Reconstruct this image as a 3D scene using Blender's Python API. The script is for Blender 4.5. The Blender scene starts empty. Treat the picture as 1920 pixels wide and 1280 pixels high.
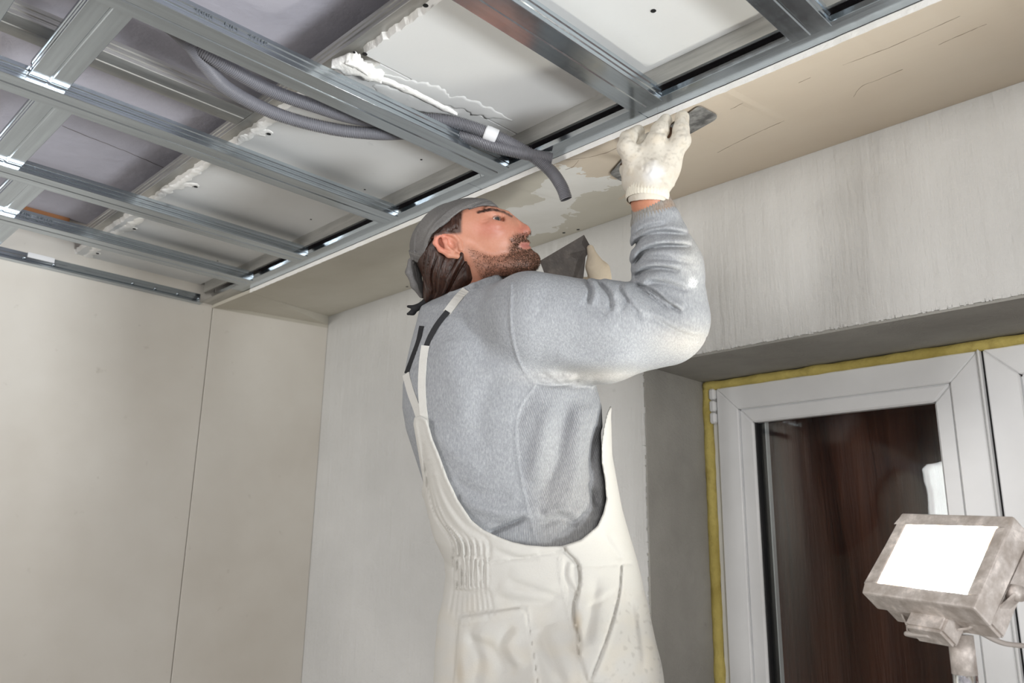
import bpy, bmesh, math, random
import numpy as np
from mathutils import Vector, Matrix, noise as mnoise
random.seed(7)
SC = bpy.context.scene
COL = SC.collection
ZC = 1.76                                   # height of the camera over the floor

# ------------------------------------------------------------------ camera
def _rot(yaw, pitch, roll):
    f = np.array([-math.sin(yaw) * math.cos(pitch), math.cos(yaw) * math.cos(pitch), math.sin(pitch)])
    r0 = np.array([math.cos(yaw), math.sin(yaw), 0]); u0 = np.cross(r0, f)
    r = r0 * math.cos(roll) + u0 * math.sin(roll); u = np.cross(r, f)
    return np.array([r, u, f])
M3 = _rot(0.787141946, 0.256415563, 0.0166685891)
FPX = 1555.43
cam_d = bpy.data.cameras.new('camera'); cam = bpy.data.objects.new('camera', cam_d); COL.objects.link(cam)
cam_d.sensor_width = 36.0; cam_d.lens = FPX / 1920 * 36.0; cam_d.clip_start = 0.02
cam.matrix_world = Matrix(((M3[0][0], M3[1][0], -M3[2][0], 0), (M3[0][1], M3[1][1], -M3[2][1], 0),
                           (M3[0][2], M3[1][2], -M3[2][2], ZC), (0, 0, 0, 1)))
cam_d.dof.use_dof = True; cam_d.dof.focus_distance = 1.5; cam_d.dof.aperture_fstop = 5.6
SC.camera = cam

# ------------------------------------------------------------------ world, lights, exposure
wd = bpy.data.worlds.new('night'); SC.world = wd; wd.use_nodes = True
wd.node_tree.nodes['Background'].inputs[0].default_value = (0.02, 0.022, 0.03, 1)
wd.node_tree.nodes['Background'].inputs[1].default_value = 0.3
SC.view_settings.view_transform = 'Standard'; SC.view_settings.look = 'None'
SC.view_settings.gamma = 1.0; SC.view_settings.use_curve_mapping = False
SC.view_settings.exposure = 0.0
def area(name, loc, target, sx, sy, power, color, spread=180):
    l = bpy.data.lights.new(name, 'AREA'); l.shape = 'RECTANGLE'; l.size = sx; l.size_y = sy
    l.energy = power; l.color = color; l.spread = math.radians(spread)
    o = bpy.data.objects.new(name, l); COL.objects.link(o); o.location = (loc[0], loc[1], loc[2] + ZC)
    d = Vector((target[0], target[1], target[2] + ZC)) - o.location
    o.rotation_euler = d.to_track_quat('-Z', 'Y').to_euler(); return o
area('key_lamp', (-1.70, -1.60, 0.42), (-1.1, 1.0, 0.2), 0.8, 0.7, 28, (1.0, 0.985, 0.965))
area('side_lamp', (1.3, -0.9, 0.1), (-0.3, 1.6, 0.35), 0.9, 0.9, 33, (1.0, 0.985, 0.97))
area('cross_glint_light', (1.5, 1.0, -0.55), (-1.4, 0.4, 0.75), 0.5, 0.5, 6, (0.93, 0.97, 1.0), 45)  # unseen light added to put a bright glint on the cross pieces

# ------------------------------------------------------------------ helpers
def hz(px, py, z):
    d = M3[0] * (px - 960) / FPX - M3[1] * (py - 640) / FPX + M3[2]
    q = d * z / d[2]; return Vector((q[0], q[1], z + ZC))
def hy(px, py, y):
    d = M3[0] * (px - 960) / FPX - M3[1] * (py - 640) / FPX + M3[2]
    q = d * y / d[1]; return Vector((q[0], q[1], q[2] + ZC))
def hx(px, py, x):
    d = M3[0] * (px - 960) / FPX - M3[1] * (py - 640) / FPX + M3[2]
    q = d * x / d[0]; return Vector((q[0], q[1], q[2] + ZC))
def hd(px, py, dep):
    q = (M3[0] * (px - 960) / FPX - M3[1] * (py - 640) / FPX + M3[2]) * dep
    return Vector((q[0], q[1], q[2] + ZC))

def tag(o, label=None, cat=None, group=None, kind=None):
    if label: o['label'] = label
    if cat: o['category'] = cat
    if group: o['group'] = group
    if kind: o['kind'] = kind
    return o
def empty(name, loc, label=None, cat=None, group=None, kind=None):
    o = bpy.data.objects.new(name, None); COL.objects.link(o); o.location = loc; o.empty_display_size = 0.05
    return tag(o, label, cat, group, kind)
def link(name, me, mat, parent=None, smooth=False):
    o = bpy.data.objects.new(name, me); COL.objects.link(o)
    if mat is not None:
        me.materials.append(mat)
    if smooth:
        for p in me.polygons: p.use_smooth = True
    if parent is not None:
        o.parent = parent
        o.matrix_parent_inverse = Matrix.Translation(parent.location).inverted() if parent.type == 'EMPTY' else Matrix()
    return o
def from_bm(name, bm, mat, parent=None, smooth=False):
    me = bpy.data.meshes.new(name); bm.normal_update(); bm.to_mesh(me); bm.free()
    return link(name, me, mat, parent, smooth)
def box_bm(bm, x0, x1, y0, y1, z0, z1):
    v = [bm.verts.new(c) for c in ((x0, y0, z0), (x1, y0, z0), (x1, y1, z0), (x0, y1, z0), (x0, y0, z1), (x1, y0, z1), (x1, y1, z1), (x0, y1, z1))]
    for f in ((0, 3, 2, 1), (4, 5, 6, 7), (0, 1, 5, 4), (1, 2, 6, 5), (2, 3, 7, 6), (3, 0, 4, 7)):
        bm.faces.new([v[i] for i in f])
    return v
def bevel(bm, w, seg=1):
    bmesh.ops.bevel(bm, geom=list(bm.edges), offset=w, segments=seg, affect='EDGES', clamp_overlap=True)
def box(name, x0, x1, y0, y1, z0, z1, mat, parent=None, bev=0):
    bm = bmesh.new(); box_bm(bm, x0, x1, y0, y1, z0 + ZC, z1 + ZC)
    if bev: bevel(bm, bev)
    return from_bm(name, bm, mat, parent)
def prism(name, pts, vec, mat, parent=None, bev=0):
    """closed polygon pts (Vectors) extruded by vec"""
    bm = bmesh.new(); vec = Vector(vec)
    a = [bm.verts.new(p) for p in pts]; b = [bm.verts.new(Vector(p) + vec) for p in pts]
    bm.faces.new(a); bm.faces.new(b[::-1]); n = len(pts)
    for i in range(n): bm.faces.new((a[(i + 1) % n], a[i], b[i], b[(i + 1) % n]))
    bmesh.ops.recalc_face_normals(bm, faces=bm.faces)
    if bev: bevel(bm, bev)
    return from_bm(name, bm, mat, parent)
def tube_bm(bm, pts, rad, seg=12, cap=True):
    """tube along pts, rad number or list"""
    pts = [Vector(p) for p in pts]; n = len(pts)
    rad = [rad] * n if isinstance(rad, (int, float)) else rad
    t = (pts[1] - pts[0]).normalized(); up = Vector((0, 0, 1)) if abs(t.z) < 0.9 else Vector((1, 0, 0))
    nrm = (up - t * up.dot(t)).normalized(); rings = []
    for i in range(n):
        t = (pts[min(i + 1, n - 1)] - pts[max(i - 1, 0)]).normalized()
        nrm = (nrm - t * nrm.dot(t)).normalized(); b = t.cross(nrm)
        rings.append([bm.verts.new(pts[i] + (nrm * math.cos(2 * math.pi * k / seg) + b * math.sin(2 * math.pi * k / seg)) * rad[i]) for k in range(seg)])
    for i in range(n - 1):
        for k in range(seg):
            bm.faces.new((rings[i][k], rings[i][(k + 1) % seg], rings[i + 1][(k + 1) % seg], rings[i + 1][k]))
    if cap:
        bm.faces.new(rings[0][::-1]); bm.faces.new(rings[-1])
def tube(name, pts, rad, mat, parent=None, seg=12, cap=True):
    bm = bmesh.new(); tube_bm(bm, pts, rad, seg, cap); return from_bm(name, bm, mat, parent, True)
def spline(pts, n):
    """Catmull-Rom through pts, n samples"""
    P = [Vector(p) for p in pts]; P = [P[0] * 2 - P[1]] + P + [P[-1] * 2 - P[-2]]
    m = len(P) - 3; out = []
    for i in range(n):
        t = i / (n - 1) * m; k = min(int(t), m - 1); u = t - k; a, b, c, d = P[k:k + 4]
        out.append(0.5 * ((2 * b) + (c - a) * u + (2 * a - 5 * b + 4 * c - d) * u * u + (3 * b - 3 * c + d - a) * u ** 3))
    return out

# ------------------------------------------------------------------ materials
def srgb(r, g, b):
    f = lambda c: (c / 255 / 12.92) if c / 255 <= 0.04045 else ((c / 255 + 0.055) / 1.055) ** 2.4
    return (f(r), f(g), f(b), 1)
class NT:
    def __init__(s, name):
        s.m = bpy.data.materials.new(name); s.m.use_nodes = True; s.t = s.m.node_tree
        s.b = s.t.nodes['Principled BSDF']; s.tc = s.t.nodes.new('ShaderNodeTexCoord')
    def new(s, kind, **kw):
        n = s.t.nodes.new(kind)
        for k, v in kw.items():
            if k in n.inputs: n.inputs[k].default_value = v
            else: setattr(n, k, v)
        return n
    def l(s, a, b): s.t.links.new(a, b)
    def mapping(s, scale=(1, 1, 1), rot=(0, 0, 0), coord='Object'):
        m = s.new('ShaderNodeMapping'); m.inputs['Scale'].default_value = scale; m.inputs['Rotation'].default_value = rot
        s.l(s.tc.outputs[coord], m.inputs[0]); return m.outputs[0]
    def noise(s, scale, detail=4, rough=0.55, vec=None, dist=0.0):
        n = s.new('ShaderNodeTexNoise'); n.inputs['Scale'].default_value = scale; n.inputs['Detail'].default_value = detail
        n.inputs['Roughness'].default_value = rough; n.inputs['Distortion'].default_value = dist
        s.l(vec if vec is not None else s.tc.outputs['Object'], n.inputs['Vector']); return n.outputs[0]
    def ramp(s, fac, stops):
        r = s.new('ShaderNodeValToRGB'); e = r.color_ramp.elements
        while len(e) < len(stops): e.new(0.5)
        for i, (p, c) in enumerate(stops):
            e[i].position = p; e[i].color = c if len(c) == 4 else (*c, 1)
        s.l(fac, r.inputs[0]); return r.outputs[0]
    def mix(s, fac, a, b, mode='MIX'):
        n = s.new('ShaderNodeMix', data_type='RGBA', blend_type=mode)
        for sock, v in ((0, fac), (6, a), (7, b)):
            if hasattr(v, 'links') or hasattr(v, 'is_linked'): s.l(v, n.inputs[sock])
            else: n.inputs[sock].default_value = v
        return n.outputs[2]
    def math(s, op, a, b=0.0, c=None):
        n = s.new('ShaderNodeMath', operation=op)
        for i, v in enumerate((a, b) if c is None else (a, b, c)):
            if hasattr(v, 'is_linked'): s.l(v, n.inputs[i])
            else: n.inputs[i].default_value = v
        return n.outputs[0]
    def bump(s, h, strength=0.3, dist=0.01):
        n = s.new('ShaderNodeBump'); n.inputs['Strength'].default_value = strength; n.inputs['Distance'].default_value = dist
        s.l(h, n.inputs['Height']); s.l(n.outputs[0], s.b.inputs['Normal']); return n
    def set(s, **kw):
        for k, v in kw.items():
            k = k.replace('_', ' ')
            if hasattr(v, 'is_linked'): s.l(v, s.b.inputs[k])
            else: s.b.inputs[k].default_value = v
        return s.m

def mat_plaster(name, c1, c2, scale=2.0, bump=0.15, fine=60, rough=0.85, streak=None):
    n = NT(name)
    a = n.noise(scale, 5, 0.6); f = n.noise(fine, 4, 0.6)
    col = n.ramp(a, [(0.35, c1), (0.65, c2)])
    sp = n.noise(26, 3, 0.5); col = n.mix(n.ramp(sp, [(0.70, (0, 0, 0)), (0.8, (1, 1, 1))]), col, tuple(x * 0.93 for x in c1[:3]) + (1,))
    h = f
    if streak is not None:
        st = n.noise(1.0, 4, 0.6, n.mapping(*streak)); h = n.math('ADD', n.math('MULTIPLY', st, 1.6), n.math('MULTIPLY', f, 0.5))
    n.bump(h, bump, 0.006)
    return n.set(Base_Color=col, Roughness=rough, Specular_IOR_Level=0.25)
def mat_metal(name, base, rough=0.32, scratch=(3, 60, 60), dirt=0.25):
    n = NT(name)
    s = n.noise(1.0, 4, 0.6, n.mapping(scratch)); sp = n.noise(55, 3, 0.6)
    c = n.mix(n.ramp(s, [(0.3, (0, 0, 0)), (0.7, (1, 1, 1))]), tuple(x * (1 - dirt) for x in base[:3]) + (1,), base)
    r = n.math('MULTIPLY_ADD', sp, 0.16, rough - 0.08)
    n.bump(s, 0.06, 0.002)
    return n.set(Base_Color=c, Metallic=0.92, Roughness=r)
def mat_plain(name, c, rough=0.5, metallic=0.0, spec=0.5):
    n = NT(name); v = n.noise(8, 3); col = n.mix(n.ramp(v, [(0.3, (0, 0, 0)), (0.7, (1, 1, 1))]), tuple(x * 0.92 for x in c[:3]) + (1,), c)
    return n.set(Base_Color=col, Roughness=rough, Metallic=metallic, Specular_IOR_Level=spec)

MT = {}
MT['wall_left'] = mat_plaster('left_wall_plaster', srgb(208, 202, 192), srgb(222, 218, 210), 1.3, 0.06, 40)
MT['wall_back'] = mat_plaster('window_wall_plaster', srgb(206, 206, 204), srgb(222, 222, 220), 1.6, 0.6, 70, 0.8, ((26, 26, 2.2), (0, 0.2, 0)))
MT['reveal'] = mat_plaster('grey_cement_reveal', srgb(150, 148, 142), srgb(172, 170, 164), 3.0, 0.35, 160, 0.9)
MT['slab'] = mat_plaster('old_slab_paint', srgb(176, 174, 184), srgb(200, 198, 208), 1.8, 0.3, 30)
MT['board'] = mat_plaster('plasterboard_paper', srgb(212, 213, 212), srgb(222, 222, 220), 1.2, 0.05, 60)
MT['gypsum'] = mat_plaster('gypsum_core', srgb(236, 234, 228), srgb(246, 245, 242), 9, 0.5, 80)
MT['floor'] = mat_plaster('concrete_floor', srgb(178, 174, 168), srgb(200, 196, 188), 2.5, 0.3, 40)
MT['wall_far'] = mat_plaster('painted_wall', srgb(200, 196, 190), srgb(212, 208, 202), 1.5, 0.1, 40)
MT['galv_y'] = mat_metal('galvanised_steel', (0.50, 0.555, 0.60, 1), 0.17, (70, 3, 70))
MT['galv_x'] = mat_metal('galvanised_steel_cross', (0.50, 0.555, 0.60, 1), 0.17, (3, 70, 70))
MT['galv_old'] = mat_metal('dusty_galvanised_steel', (0.62, 0.61, 0.58, 1), 0.5, (4, 40, 40), 0.4)
MT['galv_old_y'] = mat_metal('dusty_galvanised_steel_long', (0.62, 0.61, 0.58, 1), 0.42, (40, 4, 40), 0.4)
MT['mark'] = mat_plain('grey_print', srgb(92, 98, 104), 0.6)
MT['black'] = mat_plain('black_hole', (0.006, 0.006, 0.006, 1), 0.9)
MT['pvc'] = mat_plain('white_pvc', srgb(240, 241, 242), 0.32)
MT['gasket'] = mat_plain('black_gasket', (0.012, 0.012, 0.013, 1), 0.5)
MT['orange'] = mat_plain('orange_rust_strip', srgb(170, 118, 78), 0.8)
MT['wood'] = mat_plaster('raw_timber', srgb(150, 145, 138), srgb(172, 166, 158), 6, 0.2, 40, 0.8)

def mat_foam():
    n = NT('yellow_foam'); a = n.noise(14, 4); b = n.noise(70, 4)
    c = n.ramp(a, [(0.3, srgb(176, 158, 84)), (0.6, srgb(205, 188, 110)), (0.8, srgb(150, 128, 66))])
    n.bump(b, 0.7, 0.006); return n.set(Base_Color=c, Roughness=0.9)
MT['foam'] = mat_foam()
def mat_soffit():
    n = NT('filled_soffit'); sep = n.new('ShaderNodeSeparateXYZ'); n.l(n.tc.outputs['Object'], sep.inputs[0])
    big = n.noise(5, 5, 0.6); fine = n.noise(45, 4, 0.6)
    putty = n.ramp(n.noise(2.2, 4), [(0.3, srgb(196, 182, 164)), (0.7, srgb(208, 197, 181))])
    board = n.ramp(n.noise(3, 4), [(0.3, srgb(190, 185, 172)), (0.7, srgb(203, 199, 188))])
    fresh = n.ramp(n.noise(6, 4), [(0.3, srgb(214, 212, 206)), (0.7, srgb(226, 225, 221))])
    xw = n.math('ADD', sep.outputs[0], n.math('MULTIPLY', n.math('SUBTRACT', big, 0.5), 0.34))
    yw = n.math('ADD', sep.outputs[1], n.math('MULTIPLY', n.math('SUBTRACT', big, 0.5), 0.30))
    # beige filler right of the smear, bare board left of it
    c = n.mix(n.math('GREATER_THAN', xw, -1.02), board, putty)
    sm = n.math('MULTIPLY', n.math('GREATER_THAN', xw, -1.42), n.math('LESS_THAN', xw, -1.0))
    diag = n.math('ADD', n.math('MULTIPLY', xw, 0.55), yw)          # oblique smear
    sm = n.math('MULTIPLY', sm, n.math('MULTIPLY', n.math('GREATER_THAN', diag, 0.52), n.math('LESS_THAN', diag, 0.70)))
    c = n.mix(sm, c, fresh)
    trow = n.noise(1.0, 4, 0.55, n.mapping((4, 55, 30)))
    n.bump(n.math('ADD', n.math('MULTIPLY', trow, 0.8), n.math('MULTIPLY', fine, 0.4)), 0.22, 0.004)
    return n.set(Base_Color=c, Roughness=0.82, Specular_IOR_Level=0.25)
MT['soffit'] = mat_soffit()
def mat_glass():
    n = NT('window_glass'); n.t.nodes.remove(n.b)
    out = n.t.nodes['Material Output']; tr = n.new('ShaderNodeBsdfTransparent'); gl = n.new('ShaderNodeBsdfGlossy')
    tr.inputs[0].default_value = (0.86, 0.88, 0.88, 1); gl.inputs['Roughness'].default_value = 0.02
    fr = n.new('ShaderNodeLayerWeight'); fr.inputs[0].default_value = 0.5; mx = n.new('ShaderNodeMixShader')
    n.l(n.math('MULTIPLY_ADD', n.math('POWER', fr.outputs[1], 5.0), 0.4, 0.028), mx.inputs[0]); n.l(tr.outputs[0], mx.inputs[1]); n.l(gl.outputs[0], mx.inputs[2]); n.l(mx.outputs[0], out.inputs[0])
    return n.m
MT['glass'] = mat_glass()
def mat_sheet():
    n = NT('brown_backing'); a = n.noise(1.0, 4, 0.6, n.mapping((34, 34, 1.6)))
    c = n.ramp(a, [(0.3, srgb(118, 60, 42)), (0.7, srgb(172, 98, 70))])
    n.bump(a, 0.5, 0.03); return n.set(Base_Color=c, Roughness=0.55)
MT['sheet'] = mat_sheet()

# ------------------------------------------------------------------ room shell
XL, YW = -2.415, 1.505
XR, YF = 1.9, -2.7
FZ = -ZC
box('floor', XL - 0.15, XR + 0.15, YF - 0.15, YW + 0.35, FZ - 0.12, FZ, MT['floor'])['kind'] = 'structure'
box('ceiling', XL - 0.15, XR + 0.15, YF - 0.15, YW + 0.35, 0.90, 1.02, MT['slab'])['kind'] = 'structure'
wl = box('wall_left', XL - 0.15, XL - 0.0125, YF - 0.15, YW + 0.35, FZ, 0.90, MT['wall_left']); wl['kind'] = 'structure'
YJ = 1.088
for a, b in ((YJ + 0.0012, YW), (YJ - 1.2, YJ - 0.0012), (YF, YJ - 1.2024)):
    box('drywall_panel', XL - 0.0125, XL, a, b, FZ, 0.90, MT['wall_left'], wl, 0.0012)
box('wall_right', XR, XR + 0.15, YF, YW + 0.35, FZ, 0.90, MT['wall_far'])['kind'] = 'structure'
box('wall_front', XL, XR + 0.15, YF - 0.15, YF, FZ, 0.90, MT['wall_far'])['kind'] = 'structure'
# window wall with its recess (opening from JX0 to JX1, up to HZ)
JX0, JX1, HZO, HZI, SZ, RD = -1.09, 0.75, 0.434, 0.428, -0.95, 0.27
bm = bmesh.new()
Y0, Y1 = YW, YW + 0.35
for (x0, x1, z0, z1) in ((XL, JX0, FZ, 0.90), (JX1, XR, FZ, 0.90), (JX0, JX1, HZO, 0.90), (JX0, JX1, FZ, SZ)):
    box_bm(bm, x0, x1, Y0, Y1, z0 + ZC, z1 + ZC)
wb = from_bm('wall_back', bm, MT['wall_back']); wb['kind'] = 'structure'
T = 0.006
box('left_reveal', JX0, JX0 + T, YW + 0.002, Y1, SZ, HZO - T, MT['reveal'], wb)
box('right_reveal', JX1 - T, JX1, YW + 0.002, Y1, SZ, HZO - T, MT['reveal'], wb)
box('head_reveal', JX0, JX1, YW + 0.002, Y1, HZO - T, HZO, MT['reveal'], wb)
# ragged plaster arris along the head and the jamb of the recess
bm = bmesh.new()
for i in range(320):
    x = JX0 + (JX1 - JX0) * (i + random.random()) / 320; s = random.uniform(0.001, 0.004) * random.choice((1, 1, 2))
    box_bm(bm, x, x + s * 2, YW - 0.003 * random.random(), YW + 0.004, HZO + ZC - random.uniform(0.0003, 0.0024), HZO + ZC + 0.004)
for i in range(120):
    z = HZO - 1.3 * (i + random.random()) / 120; s = random.uniform(0.004, 0.012)
    box_bm(bm, JX0 - 0.004, JX0 + random.uniform(0.0005, 0.004), YW - 0.0025 * random.random(), YW + 0.004, z + ZC, z + ZC + s * 2)
tag(from_bm('plaster_crumbs', bm, MT['wall_back'], wb), kind='stuff')

# ------------------------------------------------------------------ window
win = empty('window_1', (-0.3, 1.76, ZC - 0.2), kind='structure')
YS = 1.745                                        # room face of the sash
tl = hy(1341.8, 729, YS); tr = hy(1831.8, 656, YS); gtl = hy(1409, 786, YS); gtr = hy(1781.8, 738.6, YS); rs = hy(1842, 658, YS)
sx0, sx1, stz = tl.x, tr.x, (tl.z + tr.z) / 2 - ZC
gx0, gx1, gtz = gtl.x, gtr.x, (gtl.z + gtr.z) / 2 - ZC
SB = -0.93
def mitred(prefix, x0, x1, z0, z1, w, y0, y1, mat, parent, gap=0.0004, bev=0.0025, sides='LRTB'):
    for s in sides:
        if s == 'T': P = [(x0, z1), (x1, z1), (x1 - w, z1 - w), (x0 + w, z1 - w)]
        if s == 'B': P = [(x0, z0), (x0 + w, z0 + w), (x1 - w, z0 + w), (x1, z0)]
        if s == 'L': P = [(x0, z0), (x0, z1 - gap), (x0 + w, z1 - w - gap), (x0 + w, z0 + w)]
        if s == 'R': P = [(x1, z0), (x1 - w, z0 + w), (x1 - w, z1 - w - gap), (x1, z1 - gap)]
        prism(prefix, [Vector((a, y0, b + ZC)) for a, b in P], (0, y1 - y0, 0), mat, parent, bev)
fw = gx0 - sx0
mitred('outer_frame', JX0 + 0.022, JX1 - 0.022, SZ, HZI - 0.018, 0.05, YS + 0.012, YS + 0.075, MT['pvc'], win)
mitred('sash_rail', sx0, sx1, SB, stz, fw * 0.62, YS, YS + 0.06, MT['pvc'], win)
mitred('glazing_bead', sx0 + fw * 0.62, sx1 - fw * 0.62, SB + fw * 0.62, stz - fw * 0.62, fw * 0.38, YS + 0.006, YS + 0.03, MT['pvc'], win, bev=0.004)
mitred('gasket', gx0, gx1, SB + fw, gtz, 0.004, YS + 0.014, YS + 0.03, MT['gasket'], win, bev=0)
box('glass_pane', gx0 - 0.004, gx1 + 0.004, YS + 0.022, YS + 0.026, SB + fw, gtz + 0.004, MT['glass'], win)
box('spacer_bar', gx0 + 0.004, gx0 + 0.016, YS + 0.030, YS + 0.044, SB + fw, gtz, MT['gasket'], win)
box('spacer_bar', gx0 + 0.0165, gx0 + 0.019, YS + 0.030, YS + 0.044, SB + fw, gtz, MT['pvc'], win)
box('outer_pane', gx0 - 0.004, gx1 + 0.004, YS + 0.046, YS + 0.050, SB + fw, gtz + 0.004, MT['glass'], win)
# second casement right of the mullion
rx0, rx1 = rs.x, JX1 - 0.06
mitred('sash_rail', rx0, rx1, SB, stz, fw * 0.62, YS, YS + 0.06, MT['pvc'], win)
mitred('glazing_bead', rx0 + fw * 0.62, rx1 - fw * 0.62, SB + fw * 0.62, stz - fw * 0.62, fw * 0.38, YS + 0.006, YS + 0.03, MT['pvc'], win, bev=0.004)
box('glass_pane', rx0 + fw - 0.004, rx1 - fw + 0.004, YS + 0.022, YS + 0.026, SB + fw, stz - fw + 0.004, MT['glass'], win)
box('astragal', sx1 + 0.0005, rx0 - 0.004, YS - 0.010, YS + 0.012, SB, stz, MT['pvc'], win, 0.003)
box('mullion_gasket', rx0 - 0.004, rx0 - 0.0002, YS + 0.006, YS + 0.02, SB, stz, MT['gasket'], win)
for za, zb in ((-0.022, 0.062),):
    for k in range(3):
        z0 = stz - 0.085 + k * 0.029
        box('hinge', sx0 - 0.016, sx0 - 0.0005, YS - 0.010, YS + 0.006, z0, z0 + 0.027, MT['pvc'], win, 0.004)
# foam bead in the gap around the frame: lumpy tubes
bm = bmesh.new(); rnd = random.Random(3)
P = [Vector((JX0 + 0.014, YS + 0.006, ZC + SZ + i * (HZI - SZ - 0.015) / 160)) for i in range(161)]
tube_bm(bm, P, [0.013 + 0.004 * mnoise.noise((0, 0, p.z * 22)) for p in P], 8)
P = [Vector((JX0 + 0.01 + i * (JX1 - JX0 - 0.02) / 200, YS + 0.004, ZC + HZI - 0.011)) for i in range(201)]
tube_bm(bm, P, [0.011 + 0.0035 * mnoise.noise((p.x * 22, 0, 3)) for p in P], 8)
from_bm('foam_seal', bm, MT['foam'], win, True)
# folded backing added outside the panes for the brown seen in the glass
bm = bmesh.new(); nx, nz = 160, 60; grid = []
for j in range(nz + 1):
    z = -1.05 + j * 1.6 / nz; row = []
    for i in range(nx + 1):
        x = -1.25 + i * 2.1 / nx
        y = 2.02 + 0.018 * math.sin(x * 46 + 2.2 * math.sin(z * 2.1)) * (0.5 + 0.5 * mnoise.noise((x * 3, z, 1))) + 0.03 * mnoise.noise((x * 5, z * 1.5, 0))
        row.append(bm.verts.new((x, y, z + ZC)))
    grid.append(row)
for j in range(nz):
    for i in range(nx): bm.faces.new((grid[j][i], grid[j][i + 1], grid[j + 1][i + 1], grid[j + 1][i]))
sh = from_bm('brown_backing_sheet', bm, MT['sheet'], None, True)
so = sh.modifiers.new('thickness', 'SOLIDIFY'); so.thickness = 0.002
tag(sh, 'added dark brown backing sheet in vertical folds behind the window glass', 'sheet')
box('terrace_slab', XL, XR, YW + 0.35, 2.5, -1.2, -1.05, MT['floor'])['kind'] = 'structure'

# ------------------------------------------------------------------ ceiling grid
GZ = 0.7490                                       # underside of the new grid
SCL = GZ / 0.74
def cd_profile(name, along, c, a0, a1, z, mat, label, group, cat='metal profile', w=0.060, h=0.027, parent=None, bend=None):
    """C-shaped ceiling profile: 60 mm ribbed sides, open on top. along: 'Y' or 'X'; c centre across."""
    hw = w / 2
    L = [(-hw + 0.007, h), (-hw, h), (-hw, h * .76), (-hw + .0018, h * .70), (-hw + .0018, h * .60), (-hw, h * .54), (-hw, h * .40),
         (-hw + .0018, h * .35), (-hw + .0018, h * .25), (-hw, h * .19), (-hw, .0006), (-hw + .0006, 0), (-.0028, 0), (-.0012, .0016)]
    path = L + [(-a, b) for a, b in L[::-1]]
    bm = bmesh.new(); rows = []
    st = [a0, a1] if not bend else [a0, a0 + bend[0], a1]
    for i, a in enumerate(st):
        dz = bend[1] if (bend and i == 0) else 0
        rows.append([bm.verts.new(((c + u, a, z + v + dz + ZC) if along == 'Y' else (a, c + u, z + v + dz + ZC))) for u, v in path])
    for r0, r1 in zip(rows, rows[1:]):
        for k in range(len(path) - 1):
            bm.faces.new((r0[k], r0[k + 1], r1[k + 1], r1[k]))
    bmesh.ops.recalc_face_normals(bm, faces=bm.faces)
    o = from_bm(name, bm, mat, parent)
    m = o.modifiers.new('sheet', 'SOLIDIFY'); m.thickness = 0.0006; m.offset = 0
    if label: tag(o, label, cat, group)
    return o
def text(body, loc, size, xdir, ydir, parent, mat):
    cu = bpy.data.curves.new('txt', 'FONT'); cu.body = body; cu.size = size; cu.extrude = 0.0001
    t = bpy.data.objects.new('txt', cu); COL.objects.link(t)
    bpy.context.view_layer.update()
    me = bpy.data.meshes.new_from_object(t.evaluated_get(bpy.context.evaluated_depsgraph_get()))
    COL.objects.unlink(t); bpy.data.objects.remove(t)
    X = Vector(xdir).normalized(); Y = Vector(ydir).normalized(); Z = X.cross(Y)
    me.transform(Matrix(((X.x, Y.x, Z.x, loc[0]), (X.y, Y.y, Z.y, loc[1]), (X.z, Y.z, Z.z, loc[2]), (0, 0, 0, 1))))
    me.materials.clear()
    return link('printed_marking', me, mat, parent)

YE = 1.040 * SCL                                  # far ends of the profiles
near = -1.3
PX = [-0.730, -1.090, -1.4435, -1.820, -2.103]
labs = ['long galvanised profile ending at the raised gloved hand',
        'long galvanised profile with printed marks that the grey conduits pass over',
        'long galvanised profile meeting the edge channel just left of the grey cap',
        'ribbed galvanised profile second from the left wall',
        'galvanised profile printed ND 37/18 closest to the left wall']
profs = []
for x, l in zip(PX, labs):
    profs.append(cd_profile('ceiling_profile', 'Y', x * SCL, near, YE, GZ, MT['galv_y'], l, 'long ceiling profiles of the new grid'))
x00 = (hz(1490, 78, GZ).x + hz(1555, 52, GZ).x) / 2
profs.append(cd_profile('ceiling_profile', 'Y', x00, near, YE, GZ, MT['galv_y'], 'dark galvanised profile at the upper right, farthest from the left wall', 'long ceiling profiles of the new grid'))
# printed marks on the room-facing sides
xs = PX[1] * SCL + 0.0304
for b, a in (('3000', hx(361, 33, xs)), ('ND', hx(419, 61, xs)), ('37/18', hx(463, 82, xs))):
    text(b, (xs, a.y, GZ + 0.0105 + ZC), 0.015, (0, 1, 0), (0, 0, 1), profs[1], MT['mark'])
xs = PX[4] * SCL + 0.0304
for b, a in (('ND', hx(36, 405, xs)), ('37/18', hx(67, 414, xs))):
    text(b, (xs, a.y, GZ + 0.0085 + ZC), 0.016, (0, 1, 0), (0, 0, 1), profs[4], MT['mark'])
# short cross pieces between the long profiles, each with its end bent up against the next one
cl = ['short cross profile joining the printed profile near the top left corner', 'short cross profile at the left edge between the second and third long profiles',
      'short cross profile between the two long profiles nearest the left wall', 'short cross profile between the left wall and the printed profile']
cy = [0.318, 0.352, 0.421, 0.450]
for i in range(4):
    xr = PX[i + 1] * SCL - 0.0305
    xl = (PX[i + 2] * SCL + 0.0335) if i < 3 else XL + 0.03
    cd_profile('cross_profile', 'X', cy[i], xl, xr, GZ + 0.010, MT['galv_x'], cl[i], 'short cross profiles of the new grid')
cd_profile('cross_profile', 'X', 0.185, -1.46, PX[1] * SCL - 0.0305, GZ + 0.012, MT['galv_x'], 'dark blurred cross profile in the extreme top left corner', 'short cross profiles of the new grid')

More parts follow.
